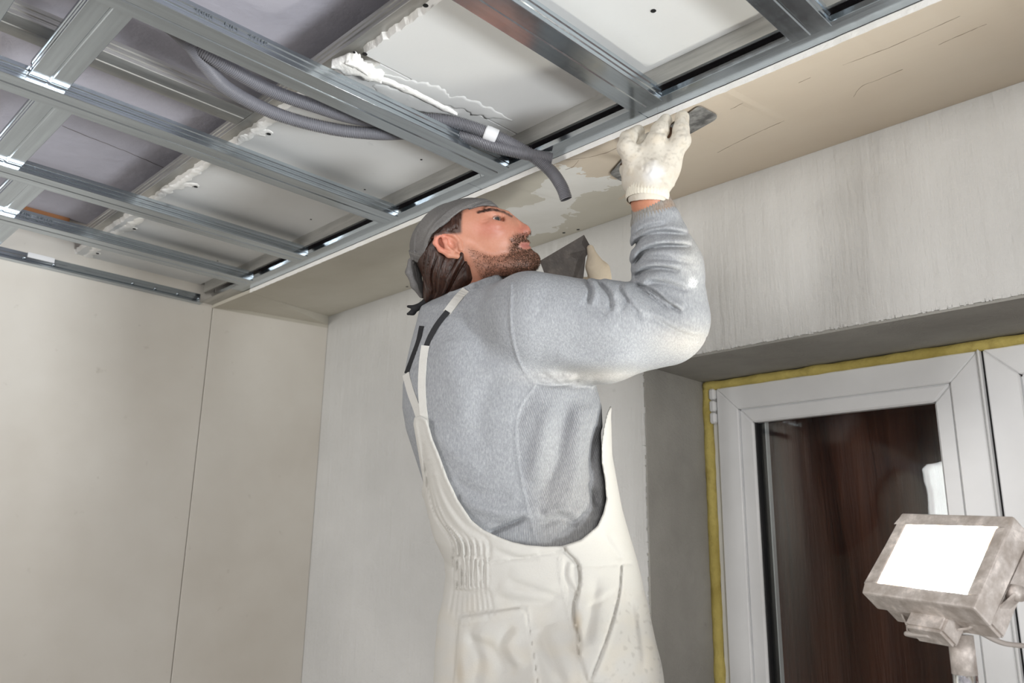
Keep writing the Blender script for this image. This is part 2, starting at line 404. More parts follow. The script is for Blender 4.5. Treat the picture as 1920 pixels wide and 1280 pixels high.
# edge channel along the bulkhead (40 mm flange, 50 mm web) and channel on the left wall
def channel(name, pts2, along, a0, a1, mat, label, group):
    bm = bmesh.new(); n = 1
    rows = [[bm.verts.new((a, u, v + ZC) if along == 'X' else (u, a, v + ZC)) for u, v in pts2] for a in (a0, a1)]
    for k in range(len(pts2) - 1): bm.faces.new((rows[0][k], rows[0][k + 1], rows[1][k + 1], rows[1][k]))
    o = from_bm(name, bm, mat); m = o.modifiers.new('sheet', 'SOLIDIFY'); m.thickness = 0.0007; m.offset = 0
    return tag(o, label, 'metal channel', group)
EY = 1.085
cx = [hz(1180, 250, 0.7505).x, hz(1258, 215, 0.7505).x]
seg = [XL + 0.001, hz(460, 548, 0.7505).x, hz(905, 355, 0.7505).x, hz(1222, 225, 0.7505).x, XR]
chl = ['short rusty edge channel piece in the far left corner of the grid', 'long edge channel behind the grey cap along the bulkhead',
       'edge channel piece above the conduit ends and gloved hand', 'edge channel at the upper right along the beige bulkhead']
for i in range(4):
    a, b = seg[i] + 0.0006, seg[i + 1] - 0.0006; dz = 0.0004 * (i % 2)
    channel('edge_channel', [(EY - 0.040, .7506 + dz), (EY + 0.0005, .7506 + dz), (EY + 0.002, .757), (EY + .0005, .763), (EY + .0025, .7645), (EY - 0.001, .770), (EY - 0.0035, .776), (EY - 0.008, .784)],
            'X', a, b, MT['galv_old'] if i == 0 else MT['galv_x'], chl[i], 'edge channels along the bulkhead')
wcz = 0.7415
wch = channel('wall_channel', [(XL + 0.026, wcz), (XL + 0.003, wcz), (XL + 0.0012, wcz + .003), (XL + 0.0012, wcz + 0.012), (XL + .0035, wcz + .015), (XL + 0.0035, wcz + 0.021), (XL + 0.0012, wcz + 0.024), (XL + 0.0012, wcz + 0.034)],
              'Y', near, EY - 0.042, MT['galv_y'], 'dark galvanised channel screwed to the top of the left wall', None)
for q in (z3 for z3 in ((46, 485), (102, 493), (250, 525), (291, 545), (333, 555), (372, 565))):
    p = hx(q[0], q[1], XL + 0.004); bm = bmesh.new()
    bmesh.ops.create_uvsphere(bm, u_segments=10, v_segments=6, radius=0.0045, matrix=Matrix.Translation((XL + 0.004, p.y, wcz + 0.018 + ZC)))
    from_bm('screw', bm, MT['galv_x'], wch, True)
prism('joint_plate', [Vector((XL + 0.0045, hx(52, 472, XL).y, wcz + .022 + ZC)), Vector((XL + 0.0045, hx(102, 485, XL).y, wcz + .022 + ZC)), Vector((XL + 0.0045, hx(102, 485, XL).y, wcz + .036 + ZC)), Vector((XL + 0.0045, hx(52, 472, XL).y, wcz + .036 + ZC))], (0.001, 0, 0), MT['pvc'], wch)  # white colour stands in for the bright reflection on this metal plate

# upper (older) metal: Z strip below the upper boards, long cross rail, and dusty rails parallel to the grid
BZ = 0.806
o = channel('upper_edge_strip', [(1.052, BZ), (1.040, BZ), (1.040, .7735), (1.046, .7735)], 'X', XL + 0.0305, XR, MT['galv_old'], 'pale dusty metal strip closing the edge of the upper boards', None)
cd_profile('upper_rail', 'X', 0.683, -2.32, XR, BZ + 0.0128, MT['galv_old'], 'dusty metal rail running under the old slab beside the torn board edge', None)
gx = -1.400
cd_profile('upper_rail', 'Y', gx, -0.9, 0.651, BZ + 0.0128, MT['galv_old_y'], 'dusty ribbed rail above the grid ending at the two conduits', None, w=0.066)
box('rust_stripe', XL + 0.001, XL + 0.012, -0.5, 0.645, 0.888, 0.8995, MT['orange'])
tag(bpy.data.objects['rust_stripe'], 'thin orange stripe where the slab meets the left wall', 'strip')

# upper plasterboards with a torn near edge
def torn_board(x0, x1, label, notch=None):
    bm = bmesh.new(); n = int((x1 - x0) / 0.008); lo, hi, lo2, hi2 = [], [], [], []
    for i in range(n + 1):
        x = x0 + (x1 - x0) * i / n
        y = 0.677 + 0.006 * mnoise.noise((x * 30, 2, 0)) + 0.005 * mnoise.noise((x * 90, 5, 0))
        if notch: y += notch(x)
        lo.append(bm.verts.new((x, y + 0.002 * mnoise.noise((x * 140, 1, 7)), BZ + ZC))); hi.append(bm.verts.new((x, y - 0.004, BZ + 0.0125 + ZC)))
        lo2.append(bm.verts.new((x, 1.0395, BZ + ZC))); hi2.append(bm.verts.new((x, 1.0395, BZ + 0.0125 + ZC)))
    for i in range(n):
        f = bm.faces.new((lo[i], lo[i + 1], hi[i + 1], hi[i])); f.material_index = 1
        bm.faces.new((lo[i + 1], lo[i], lo2[i], lo2[i + 1])); bm.faces.new((hi[i], hi[i + 1], hi2[i + 1], hi2[i])); bm.faces.new((lo2[i], hi2[i], hi2[i + 1], lo2[i + 1]))
    for i in (0, n): bm.faces.new((lo[i], hi[i], hi2[i], lo2[i]))
    bmesh.ops.recalc_face_normals(bm, faces=bm.faces)
    o = from_bm('upper_board', bm, MT['board']); o.data.materials.append(MT['gypsum'])
    return tag(o, label, 'ceiling board', 'upper plasterboards above the grid')
XJ = hz(850, 190, BZ).x
b1 = torn_board(XJ + 0.002, XR, 'large white upper board at the top right with screw holes')
b2 = torn_board(XL + 0.0005, XJ - 0.002, 'upper board behind the left profiles with a torn white edge', lambda x: 0.035 * max(0, 1 - (XJ - x) / 0.10))
def hole(px, py, z, par, r=0.0045):
    p = hz(px, py, z); bm = bmesh.new()
    bmesh.ops.create_cone(bm, cap_ends=True, segments=12, radius1=r, radius2=r * .8, depth=0.0012, matrix=Matrix.Translation((p.x, p.y, z + ZC)))
    from_bm('screw_hole', bm, MT['black'], par)
for q in ((798, 10), (684, 101), (1225, 20)): hole(*q, BZ, b1)
for q in ((790, 299), (684, 355), (583, 411), (408, 489), (664, 98)): hole(*q, BZ, b2 if q[0] != 664 else b1, 0.0026)
# filler: torn flaps along the edge, joint between boards
def patch(name, pts, w, th, mat, par, seed=0, jag=0.6):
    """irregular slab of filler along pts, w half width(s), th thickness; lies under its first height"""
    n = max(24, len(pts) * 14); P = spline(pts, n); w = [w] * len(pts) if isinstance(w, (int, float)) else w; rows = []; bm = bmesh.new()
    for i, p in enumerate(P):
        t = (P[min(i + 1, n - 1)] - P[max(i - 1, 0)]).normalized(); s = Vector((-t.y, t.x, 0)).normalized(); u = i / (n - 1)
        ww = float(np.interp(u, np.linspace(0, 1, len(w)), w)) * min(1, 0.25 + 5 * min(u, 1 - u)); row = []
        for k in range(7):
            a = k / 3 - 1; e = ww * a * (1 + jag * mnoise.noise((p.x * 55 + seed, p.y * 55, 1 if a > 0 else 5)) + .35 * jag * mnoise.noise((p.x * 190, p.y * 190, seed + (a > 0))))
            h = th * (1 - abs(a) ** 3) * (.85 + .3 * mnoise.noise((p.x * 40, p.y * 40, seed + k * .4)))
            row.append(bm.verts.new(p + s * e - Vector((0, 0, h))))
        rows.append(row)
    top = [[bm.verts.new(v.co + Vector((0, 0, 0.0008 + th * .2))) for v in (r[0], r[-1])] for r in rows]
    for i in range(n - 1):
        for k in range(6): bm.faces.new((rows[i][k], rows[i + 1][k], rows[i + 1][k + 1], rows[i][k + 1]))
        bm.faces.new((top[i][0], top[i + 1][0], rows[i + 1][0], rows[i][0])); bm.faces.new((rows[i][6], rows[i + 1][6], top[i + 1][1], top[i][1])); bm.faces.new((top[i][1], top[i + 1][1], top[i + 1][0], top[i][0]))
    bm.faces.new(rows[0] + top[0][::-1]); bm.faces.new(rows[-1][::-1] + top[-1])
    bmesh.ops.recalc_face_normals(bm, faces=bm.faces)
    return from_bm(name, bm, mat, par, True)
H = lambda x, y, d=0.0: hz(x, y, BZ - d)
patch('joint_filler', [H(622, 116), H(655, 124), H(700, 138), H(716, 146)], [.012, .028, .022, .008], .012, MT['gypsum'], b2, 1, .9)
patch('joint_filler', [H(648, 112, .003), H(668, 118, .003), H(690, 133, .003)], [.006, .016, .006], .010, MT['gypsum'], b2, 4, .9)
patch('joint_filler', [H(690, 140), H(760, 165), H(830, 200), H(858, 212)], [.008, .010, .008, .003], .006, MT['gypsum'], b2, 2, .6)
patch('joint_filler', [H(700, 160), H(770, 190), H(850, 218)], [.016, .024, .02], .0015, MT['board'], b2, 6, .5)
patch('joint_filler', [H(716, 138), H(800, 170), H(880, 200), H(960, 226)], [.008, .022, .022, .010], .0012, MT['board'], b1, 3, .8)
holes2 = ((504, 251), (367, 350), (252, 429), (183, 475))
for i, (a, b) in enumerate((((440, 272), (530, 208)), ((285, 378), (402, 298)), ((200, 446), (272, 406)), ((160, 484), (184, 462)))):
    pa, pb = H(a[0], a[1], .0005), H(b[0], b[1], .0005); mid = (pa + pb) / 2
    pa.y = max(pa.y, .672); pb.y = max(pb.y, .672); mid.y = (pa.y + pb.y) / 2 + .002
    patch('torn_edge', [pa, pa.lerp(mid, .5), mid, mid.lerp(pb, .5), pb], [.008, .010, .008, .012, .008], .0035, MT['gypsum'], b2, 10 + i, .7)
    h_ = H(*holes2[i]); patch('torn_edge', [mid.lerp(pa, .35), mid.lerp(h_, .5), h_ + Vector((0.010, 0.004, 0))], [.008, .014, .006], .002, MT['gypsum'], b2, 20 + i, .8)
for q in holes2: hole(*q, BZ - 0.0024, b2)

# ------------------------------------------------------------------ bulkhead soffit along the window wall
SE, SWZ = 0.738, 0.806
xB = hz(476, 551, SE).x
bm = bmesh.new()
def soff(x, y): return SE + (y - EY) / (YW - EY) * (SWZ - SE)
xs_ = [xB, hz(1228, 222, SE).x, XR]
bul = empty('bulkhead_soffit', (-0.6, EY, SE + ZC), 'beige filled plasterboard soffit sloping from the metal grid to the window wall', 'ceiling board')
for i in range(2):
    bm = bmesh.new(); x0, x1 = xs_[i], xs_[i + 1]; n = int((x1 - x0) / 0.012)
    A, B, C, D = [], [], [], []
    for k in range(n + 1):
        x = x0 + (x1 - x0) * k / n
        xw = max(x, XL) if i or k else x
        j = 0.0016 * mnoise.noise((x * 45, i, 0)) + 0.001 * mnoise.noise((x * 130, i, 4))
        A.append(bm.verts.new((x, EY + j, SE + ZC + 0.0007 * mnoise.noise((x * 60, 3, i))))); B.append(bm.verts.new((x, EY + j * .5, SE + 0.0118 + ZC)))
        xe = x if (i or k) else XL + 0.002
        C.append(bm.verts.new((xe, YW - 0.0005, SWZ + ZC))); D.append(bm.verts.new((xe, YW - 0.0005, SWZ + 0.012 + ZC)))
    for k in range(n):
        f = bm.faces.new((A[k], A[k + 1], B[k + 1], B[k])); f.material_index = 1
        bm.faces.new((A[k + 1], A[k], C[k], C[k + 1])); bm.faces.new((B[k], B[k + 1], D[k + 1], D[k])); bm.faces.new((C[k], D[k], D[k + 1], C[k + 1]))
    bm.faces.new((A[0], B[0], D[0], C[0])); bm.faces.new((A[n], C[n], D[n], B[n]))
    bmesh.ops.recalc_face_normals(bm, faces=bm.faces)
    o = from_bm('soffit_board', bm, MT['soffit'], bul); o.data.materials.append(MT['gypsum'])
q = [Vector((XL + .0005, EY, SE + 0.003 + ZC)), Vector((xB - .0004, EY, SE + ZC)), Vector((XL + 0.0018, YW - .001, SWZ - .001 + ZC)), Vector((XL + .0005, YW - .001, 0.764 + ZC))]
o = prism('filler_strip', q, (0, 0, 0.011), MT['soffit'], bul)
for qx in ((1057, 436), (763, 537), (1084, 430)):
    dd = M3[0] * (qx[0] - 960) / FPX - M3[1] * (qx[1] - 640) / FPX + M3[2]
    t = 1.0
    for _ in range(40):
        p = dd * t; t *= soff(0, p[1]) / p[2]
    p = dd * t; bm = bmesh.new()
    bmesh.ops.create_cone(bm, cap_ends=True, segments=12, radius1=0.0042, radius2=.004, depth=0.0012, matrix=Matrix.Translation((p[0], p[1], p[2] + ZC)))
    from_bm('screw_hole', bm, MT['black'], bul)
def on_soffit(px, py, off=0.0):
    dd = M3[0] * (px - 960) / FPX - M3[1] * (py - 640) / FPX + M3[2]; t = 1.0
    for _ in range(60): t *= soff(0, (dd * t)[1]) / (dd * t)[2]
    p = dd * t; return Vector((p[0], p[1], p[2] - off + ZC))
bm = bmesh.new(); P = spline([hz(118, 236, .8995), hz(180, 262, .8995), hz(240, 285, .8995), hz(318, 320, .8995)], 60); pr = None
for p in P:
    q = p + Vector((0.003 * mnoise.noise(p * 60), 0.003 * mnoise.noise(p * 60 + Vector((4, 0, 0))), 0)); w_ = 0.0006 + 0.0009 * abs(mnoise.noise(p * 80))
    r = [bm.verts.new(q + Vector((w_, 0, 0))), bm.verts.new(q - Vector((w_, 0, 0))), bm.verts.new(q - Vector((0, 0, .0006)))]
    if pr:
        for k in range(3): bm.faces.new((pr[k], pr[(k + 1) % 3], r[(k + 1) % 3], r[k]))
    pr = r
from_bm('crack', bm, mat_plain('slab_hairline', srgb(120, 112, 108), 0.9), bpy.data.objects['ceiling'])
# hairline cracks and trowel drags in the filler
MT['crack'] = mat_plain('dark_hairline', srgb(128, 112, 95), 0.9)
def crack(pp, w):
    P = [on_soffit(*p, 0.0003) for p in pp]; P = spline(P, len(P) * 10); bm = bmesh.new(); pr = None
    for i, p in enumerate(P):
        t = (P[min(i + 1, len(P) - 1)] - P[max(i - 1, 0)]).normalized(); s = Vector((-t.y, t.x, 0)).normalized()
        ww = w * (0.25 + 0.9 * abs(mnoise.noise(p * 90))); jit = s * 0.0012 * mnoise.noise(p * 120)
        a = bm.verts.new(p + s * ww + jit); b = bm.verts.new(p - s * ww + jit); c = bm.verts.new(p + jit + Vector((0, 0, 0.0006)))
        if pr:
            bm.faces.new((pr[0], a, b, pr[1])); bm.faces.new((pr[2], c, a, pr[0])); bm.faces.new((pr[1], b, c, pr[2]))
        pr = (a, b, c)
    from_bm('crack', bm, MT['crack'], bul)
for pp, w in (([(1580, 122), (1660, 92), (1720, 66), (1800, 30)], .0007), ([(1600, 182), (1615, 162), (1650, 148), (1692, 130)], .0006), ([(1345, 286), (1400, 258), (1470, 226)], .0006),
              ([(1060, 300), (1100, 295), (1140, 285), (1168, 270)], .0008), ([(1060, 318), (1075, 312), (1085, 300)], .0007), ([(1370, 205), (1395, 192)], .0006),
              ([(1497, 155), (1520, 145)], .0006), ([(1760, 84), (1800, 66), (1850, 45)], .0008)):
    crack(pp, w)

# ------------------------------------------------------------------ sculpting kit: distance fields -> surface nets
D0 = 1.48; KP = D0 / FPX                           # metres per sculpting unit at the figure's distance
def A3(X, Y, w):
    s = (D0 + w * KP) / D0; return np.array([960 + (X - 960) * s, 640 + (Y - 640) * s, w], np.float32)
def sc(w): return (D0 + w * KP) / D0
def to_world(P):
    P = np.asarray(P, np.float64); q = np.outer((P[:, 0] - 960) * KP, M3[0]) - np.outer((P[:, 1] - 640) * KP, M3[1]) + np.outer(D0 + P[:, 2] * KP, M3[2])
    q[:, 2] += ZC; return q
def W1(p): return Vector(to_world(np.array([p]))[0])
class Field:
    def __init__(s, lo, hi, h):
        s.lo = np.array(lo, np.float32); s.h = h; s.n = tuple(int(math.ceil((b - a) / h)) + 1 for a, b in zip(lo, hi))
        s.ax = [s.lo[i] + h * np.arange(s.n[i], dtype=np.float32) for i in range(3)]
        s.F = np.full(s.n, 60.0, np.float32)
    def win(s, lo, hi):
        sl, ax = [], []
        for i in range(3):
            a = max(0, int((lo[i] - s.lo[i]) / s.h)); b = min(s.n[i], int((hi[i] - s.lo[i]) / s.h) + 2)
            if b <= a: return None, None
            sl.append(slice(a, b)); sh = [1, 1, 1]; sh[i] = -1; ax.append(s.ax[i][a:b].reshape(sh))
        return tuple(sl), ax
    def put(s, sl, d, k, op):
        f = s.F[sl]
        if op == 'sub': a, b = -f, d
        else: a, b = f, d
        if k > 0:
            hh = np.maximum(k - np.abs(a - b), 0) / k; r = np.minimum(a, b) - hh * hh * k * 0.25
        else: r = np.minimum(a, b)
        s.F[sl] = -r if op == 'sub' else r
    def ell(s, c, r, k=0, op='add', rot=0.0, rotw=0.0):
        """rot turns the ellipsoid in the x-y plane (positive: forward axis lifts), rotw about y"""
        m = max(r) + k + 12; sl, ax = s.win([c[i] - m for i in range(3)], [c[i] + m for i in range(3)])
        if sl is None: return s
        x, y, w = ax[0] - c[0], ax[1] - c[1], ax[2] - c[2]
        if rotw: cw, sw = math.cos(rotw), math.sin(rotw); x, w = x * cw - w * sw, x * sw + w * cw
        if rot: cr, sr = math.cos(rot), math.sin(rot); x, y = x * cr - y * sr, x * sr + y * cr
        k0 = np.sqrt((x / r[0]) ** 2 + (y / r[1]) ** 2 + (w / r[2]) ** 2); k1 = np.sqrt((x / r[0] ** 2) ** 2 + (y / r[1] ** 2) ** 2 + (w / r[2] ** 2) ** 2)
        s.put(sl, (k0 * (k0 - 1) / np.maximum(k1, 1e-6)).astype(np.float32), k, op); return s
    def cone(s, a, b, ra, rb, k=0, op='add'):
        m = max(ra, rb) + k + 12; a = np.asarray(a, np.float32); b = np.asarray(b, np.float32)
        sl, ax = s.win(np.minimum(a, b) - m, np.maximum(a, b) + m)
        if sl is None: return s
        ba = b - a; L2 = float(ba @ ba) + 1e-9
        px, py, pw = ax[0] - a[0], ax[1] - a[1], ax[2] - a[2]
        t = np.clip((px * ba[0] + py * ba[1] + pw * ba[2]) / L2, 0, 1)
        d = np.sqrt((px - t * ba[0]) ** 2 + (py - t * ba[1]) ** 2 + (pw - t * ba[2]) ** 2) - (ra + (rb - ra) * t)
        s.put(sl, d.astype(np.float32), k, op); return s
    def chain(s, pts, rad, k=4, op='add', kin=6):
        for i in range(len(pts) - 1): s.cone(pts[i], pts[i + 1], rad[i], rad[i + 1], k if i == 0 else kin, op)
        return s
    def apparent(s):
        sw = (D0 + s.ax[2] * KP) / D0
        X = 960 + (s.ax[0][:, None, None] - 960) / sw[None, None, :]; Y = 640 + (s.ax[1][None, :, None] - 640) / sw[None, None, :]
        return X, Y
    def displace(s, img, lo, step, wmax, fade=25.0, band=30.0):
        """push the surface outwards by img[X, Y] (image-plane raster) on the side facing the room"""
        m = np.abs(s.F) < band; i, j, k = np.nonzero(m)
        sw = (D0 + s.ax[2][k] * KP) / D0
        u = (960 + (s.ax[0][i] - 960) / sw - lo[0]) / step; v = (640 + (s.ax[1][j] - 640) / sw - lo[1]) / step
        u = np.clip(u, 0, img.shape[0] - 1.01); v = np.clip(v, 0, img.shape[1] - 1.01)
        iu, iv = u.astype(int), v.astype(int); fu, fv = u - iu, v - iv
        val = img[iu, iv] * (1 - fu) * (1 - fv) + img[iu + 1, iv] * fu * (1 - fv) + img[iu, iv + 1] * (1 - fu) * fv + img[iu + 1, iv + 1] * fu * fv
        wm = wmax(s.ax[1][j]) if callable(wmax) else wmax
        val = val * np.clip((wm - s.ax[2][k]) / fade, 0, 1)
        s.F[i, j, k] -= val.astype(np.float32); return s
    def ripple(s, amp, scale, seed=0, band=20.0, st=(1, 1, 1)):
        m = np.abs(s.F) < band; i, j, k = np.nonzero(m); r = np.random.RandomState(seed); v = 0
        p = np.stack([s.ax[0][i] * st[0], s.ax[1][j] * st[1], s.ax[2][k] * st[2]], 1)
        for q in range(6):
            d = r.normal(size=3); d /= np.linalg.norm(d); v = v + np.sin(p @ d / (scale * r.uniform(.6, 1.5)) + r.uniform(0, 6))
        s.F[i, j, k] -= (amp * v / 3).astype(np.float32); return s
    def surf(s, X, Y, w0=-330, inside=0.0):
        """first point of the surface seen along apparent (X, Y)"""
        for w in np.arange(w0, 300, s.h * 0.5):
            p = A3(X, Y, w); q = (p - s.lo) / s.h; q = np.round(q).astype(int)
            if np.all(q >= 0) and np.all(q < np.array(s.n)) and s.F[tuple(q)] < inside: return p
        return A3(X, Y, 0)
    def mesh(s, smooth=1):
        F = s.F; h = s.h; ins = F < 0; nx, ny, nz = F.shape
        c = np.zeros((nx - 1, ny - 1, nz - 1), np.int8)
        for a in (0, 1):
            for b in (0, 1):
                for d in (0, 1): c += ins[a:nx - 1 + a, b:ny - 1 + b, d:nz - 1 + d]
        act = (c > 0) & (c < 8); I, J, K = np.nonzero(act); n = len(I)
        idx = np.full(act.shape, -1, np.int32); idx[I, J, K] = np.arange(n)
        acc = np.zeros((n, 3)); cnt = np.zeros(n)
        cor = [(a, b, d) for a in (0, 1) for b in (0, 1) for d in (0, 1)]
        for c0 in cor:
            for ax in range(3):
                if c0[ax]: continue
                c1 = list(c0); c1[ax] = 1
                f0 = F[I + c0[0], J + c0[1], K + c0[2]]; f1 = F[I + c1[0], J + c1[1], K + c1[2]]
                m = (f0 < 0) != (f1 < 0); t = np.where(m, f0 / np.where(m, f0 - f1, 1), 0)
                for q in range(3): acc[:, q] += np.where(m, (c0[q] + (t if q == ax else 0)), 0)
                cnt += m
        V = acc / cnt[:, None] + np.stack([I, J, K], 1); quads = []
        for ax in range(3):
            o = [(0, 1, 2), (1, 2, 0), (2, 0, 1)][ax]; b, d = o[1], o[2]
            s0 = [slice(None)] * 3; s1 = [slice(None)] * 3; s0[ax] = slice(0, -1); s1[ax] = slice(1, None)
            e = ins[tuple(s0)] != ins[tuple(s1)]; P = np.stack(np.nonzero(e), 1)
            P = P[(P[:, b] > 0) & (P[:, d] > 0) & (P[:, b] < F.shape[b] - 1) & (P[:, d] < F.shape[d] - 1)]
            def at(db, dd):
                q = P.copy(); q[:, b] -= db; q[:, d] -= dd; return idx[q[:, 0], q[:, 1], q[:, 2]]
            Q = np.stack([at(1, 1), at(0, 1), at(0, 0), at(1, 0)], 1); fl = ins[P[:, 0], P[:, 1], P[:, 2]]
            Q[~fl] = Q[~fl][:, ::-1]; quads.append(Q)
        Q = np.concatenate(quads); Q = Q[(Q >= 0).all(1)]
        for _ in range(smooth):
            S = np.zeros_like(V); N = np.zeros(n)
            for a, b in ((0, 1), (1, 2), (2, 3), (3, 0)):
                np.add.at(S, Q[:, a], V[Q[:, b]]); np.add.at(N, Q[:, a], 1); np.add.at(S, Q[:, b], V[Q[:, a]]); np.add.at(N, Q[:, b], 1)
            V = V * 0.5 + 0.5 * S / np.maximum(N, 1)[:, None]
        return s.lo + V * h, Q
def np_mesh(name, V, Q, mat, parent=None, attrs=None, world=False, smooth=True):
    me = bpy.data.meshes.new(name); Vw = V if world else to_world(V); q = Q.shape[1]
    me.vertices.add(len(Vw)); me.vertices.foreach_set('co', np.ascontiguousarray(Vw, np.float32).ravel())
    me.loops.add(Q.size); me.loops.foreach_set('vertex_index', np.ascontiguousarray(Q, np.int32).ravel())
    me.polygons.add(len(Q)); me.polygons.foreach_set('loop_start', np.arange(0, Q.size, q, dtype=np.int32))
    try: me.polygons.foreach_set('loop_total', np.full(len(Q), q, np.int32))
    except Exception: pass
    me.polygons.foreach_set('use_smooth', np.full(len(Q), smooth))
    me.update(calc_edges=True)
    for k, v in (attrs or {}).items():
        v = np.asarray(v, np.float32)
        if v.ndim == 2:
            a = me.color_attributes.new(k, 'FLOAT_COLOR', 'POINT'); a.data.foreach_set('color', np.concatenate([v, np.ones((len(v), 1), np.float32)], 1).ravel())
        else:
            a = me.attributes.new(k, 'FLOAT', 'POINT'); a.data.foreach_set('value', v)
    return link(name, me, mat, parent)
class Sheet:
    """raster of surface relief in the figure's own front plane"""
    def __init__(s, x0, x1, y0, y1, st=1.0):
        s.lo = (x0, y0); s.st = st; s.x = np.arange(x0, x1, st, dtype=np.float32)[:, None]; s.y = np.arange(y0, y1, st, dtype=np.float32)[None, :]
        s.img = np.zeros((s.x.shape[0], s.y.shape[1]), np.float32)
    def dist(s, pts, n=10):
        P = np.array([tuple(p) for p in spline([(a, b, 0) for a, b in pts], (len(pts) - 1) * n + 1)], np.float32)[:, :2]
        d = np.full(s.img.shape, 1e4, np.float32); tt = np.zeros(s.img.shape, np.float32)
        for i in range(len(P) - 1):
            a, b = P[i], P[i + 1]; ba = b - a; t = np.clip(((s.x - a[0]) * ba[0] + (s.y - a[1]) * ba[1]) / (ba @ ba + 1e-9), 0, 1)
            dd = np.sqrt((s.x - a[0] - t * ba[0]) ** 2 + (s.y - a[1] - t * ba[1]) ** 2); m = dd < d
            d = np.where(m, dd, d); tt = np.where(m, (i + t) / (len(P) - 1), tt)
        return d, tt
    def stroke(s, pts, amp, sig, taper=True):
        m = 4 * sig; xs = [p[0] for p in pts]; ys = [p[1] for p in pts]
        i0 = max(0, int((min(xs) - m - s.lo[0]) / s.st)); i1 = int((max(xs) + m - s.lo[0]) / s.st); j0 = max(0, int((min(ys) - m - s.lo[1]) / s.st)); j1 = int((max(ys) + m - s.lo[1]) / s.st)
        if i1 <= i0 or j1 <= j0: return s
        sub = Sheet.__new__(Sheet); sub.x = s.x[i0:i1]; sub.y = s.y[:, j0:j1]; sub.img = s.img[i0:i1, j0:j1]
        d, t = sub.dist(pts); f = np.exp(-(d / sig) ** 2) * amp
        if taper: f = f * np.clip(np.minimum(t, 1 - t) * 6, 0, 1) ** 0.5
        s.img[i0:i1, j0:j1] += f; return s
    def fold(s, pts, amp, sig):
        """a crease: a groove with a swollen lip on its left side"""
        s.stroke(pts, -amp, sig * 0.75); q = []
        for i, p in enumerate(pts):
            a = pts[max(0, i - 1)]; b = pts[min(len(pts) - 1, i + 1)]; tx, ty = b[0] - a[0], b[1] - a[1]; l = math.hypot(tx, ty) + 1e-6
            q.append((p[0] + ty / l * sig * 1.6, p[1] - tx / l * sig * 1.6))
        s.stroke(q, amp * 0.75, sig * 1.3); return s
    def poly(s, pts):
        """signed distance to a polygon, negative inside"""
        P = np.array(pts, np.float32); d = np.full(s.img.shape, 1e4, np.float32); ins = np.zeros(s.img.shape, bool); n = len(P)
        for i in range(n):
            a, b = P[i], P[(i + 1) % n]; ba = b - a; t = np.clip(((s.x - a[0]) * ba[0] + (s.y - a[1]) * ba[1]) / (ba @ ba + 1e-9), 0, 1)
            d = np.minimum(d, np.sqrt((s.x - a[0] - t * ba[0]) ** 2 + (s.y - a[1] - t * ba[1]) ** 2))
            if a[1] != b[1]:
                c = ((a[1] > s.y) != (b[1] > s.y)) & (s.x < (b[0] - a[0]) * (s.y - a[1]) / (b[1] - a[1]) + a[0]); ins ^= c
        return np.where(ins, -d, d)
    def raise_poly(s, pts, amp, soft=1.5):
        s.img += amp * np.clip(0.5 - s.poly(pts) / (2 * soft), 0, 1); return s
def app(V):
    sw = (D0 + V[:, 2] * KP) / D0; return 960 + (V[:, 0] - 960) / sw, 640 + (V[:, 1] - 640) / sw
def gauss(x, y, cx, cy, sx, sy): return np.exp(-((x - cx) / sx) ** 2 - ((y - cy) / sy) ** 2)

# ------------------------------------------------------------------ the plasterer
def attr_mat(name, rough, bump_scale, bump_s, spec=0.3, var=0.06, fibre=None):
    n = NT(name); a = n.new('ShaderNodeAttribute'); a.attribute_name = 'col'
    nz = n.noise(bump_scale, 4, 0.6); c = n.mix(nz, n.mix(var, a.outputs[0], (0, 0, 0, 1)), n.mix(var, a.outputs[0], (1, 1, 1, 1)))
    h = nz
    if fibre:
        f1 = n.noise(1.0, 3, 0.7, n.mapping(fibre[0])); f2 = n.noise(1.0, 3, 0.7, n.mapping(fibre[1]))
        hh = n.math('MULTIPLY', f1, f2); c = n.mix(n.ramp(hh, [(0.14, (0, 0, 0)), (0.38, (1, 1, 1))]), n.mix(0.22, c, (0.05, 0.055, 0.065, 1)), n.mix(0.10, c, (1, 1, 1, 1)))
        h = n.math('ADD', nz, n.math('MULTIPLY', hh, 1.5))
    if fibre:
        ru = n.new('ShaderNodeAttribute'); ru.attribute_name = 'ribu'; rm = n.new('ShaderNodeAttribute'); rm.attribute_name = 'ribm'
        sn = n.math('SINE', n.math('MULTIPLY', ru.outputs[2], 1.9)); h = n.math('ADD', h, n.math('MULTIPLY', n.math('MULTIPLY', sn, rm.outputs[2]), 1.4))
        c = n.mix(n.math('MULTIPLY', rm.outputs[2], n.math('MULTIPLY_ADD', sn, -0.13, 0.13)), c, (0.02, 0.02, 0.025, 1))
    n.bump(h, bump_s, 0.0015)
    return n.set(Base_Color=c, Roughness=rough, Specular_IOR_Level=spec)
MT['skin'] = attr_mat('skin', 0.48, 220, 0.18, 0.4, 0.05)
MT['skin'].node_tree.nodes['Principled BSDF'].inputs['Subsurface Weight'].default_value = 0.12
MT['skin'].node_tree.nodes['Principled BSDF'].inputs['Subsurface Radius'].default_value = (0.006, 0.0025, 0.0015)
MT['cotton'] = attr_mat('heather_grey_sweatshirt', 0.92, 300, 0.35, 0.15, 0.05, ((900, 500, 140), (420, 300, 160)))
MT['drill'] = attr_mat('white_work_cotton', 0.88, 420, 0.25, 0.2, 0.04)
MT['cap'] = attr_mat('washed_grey_cap_cotton', 0.9, 380, 0.3, 0.2, 0.10)
MT['glove'] = attr_mat('plaster_soaked_glove', 0.75, 160, 0.5, 0.25, 0.05)
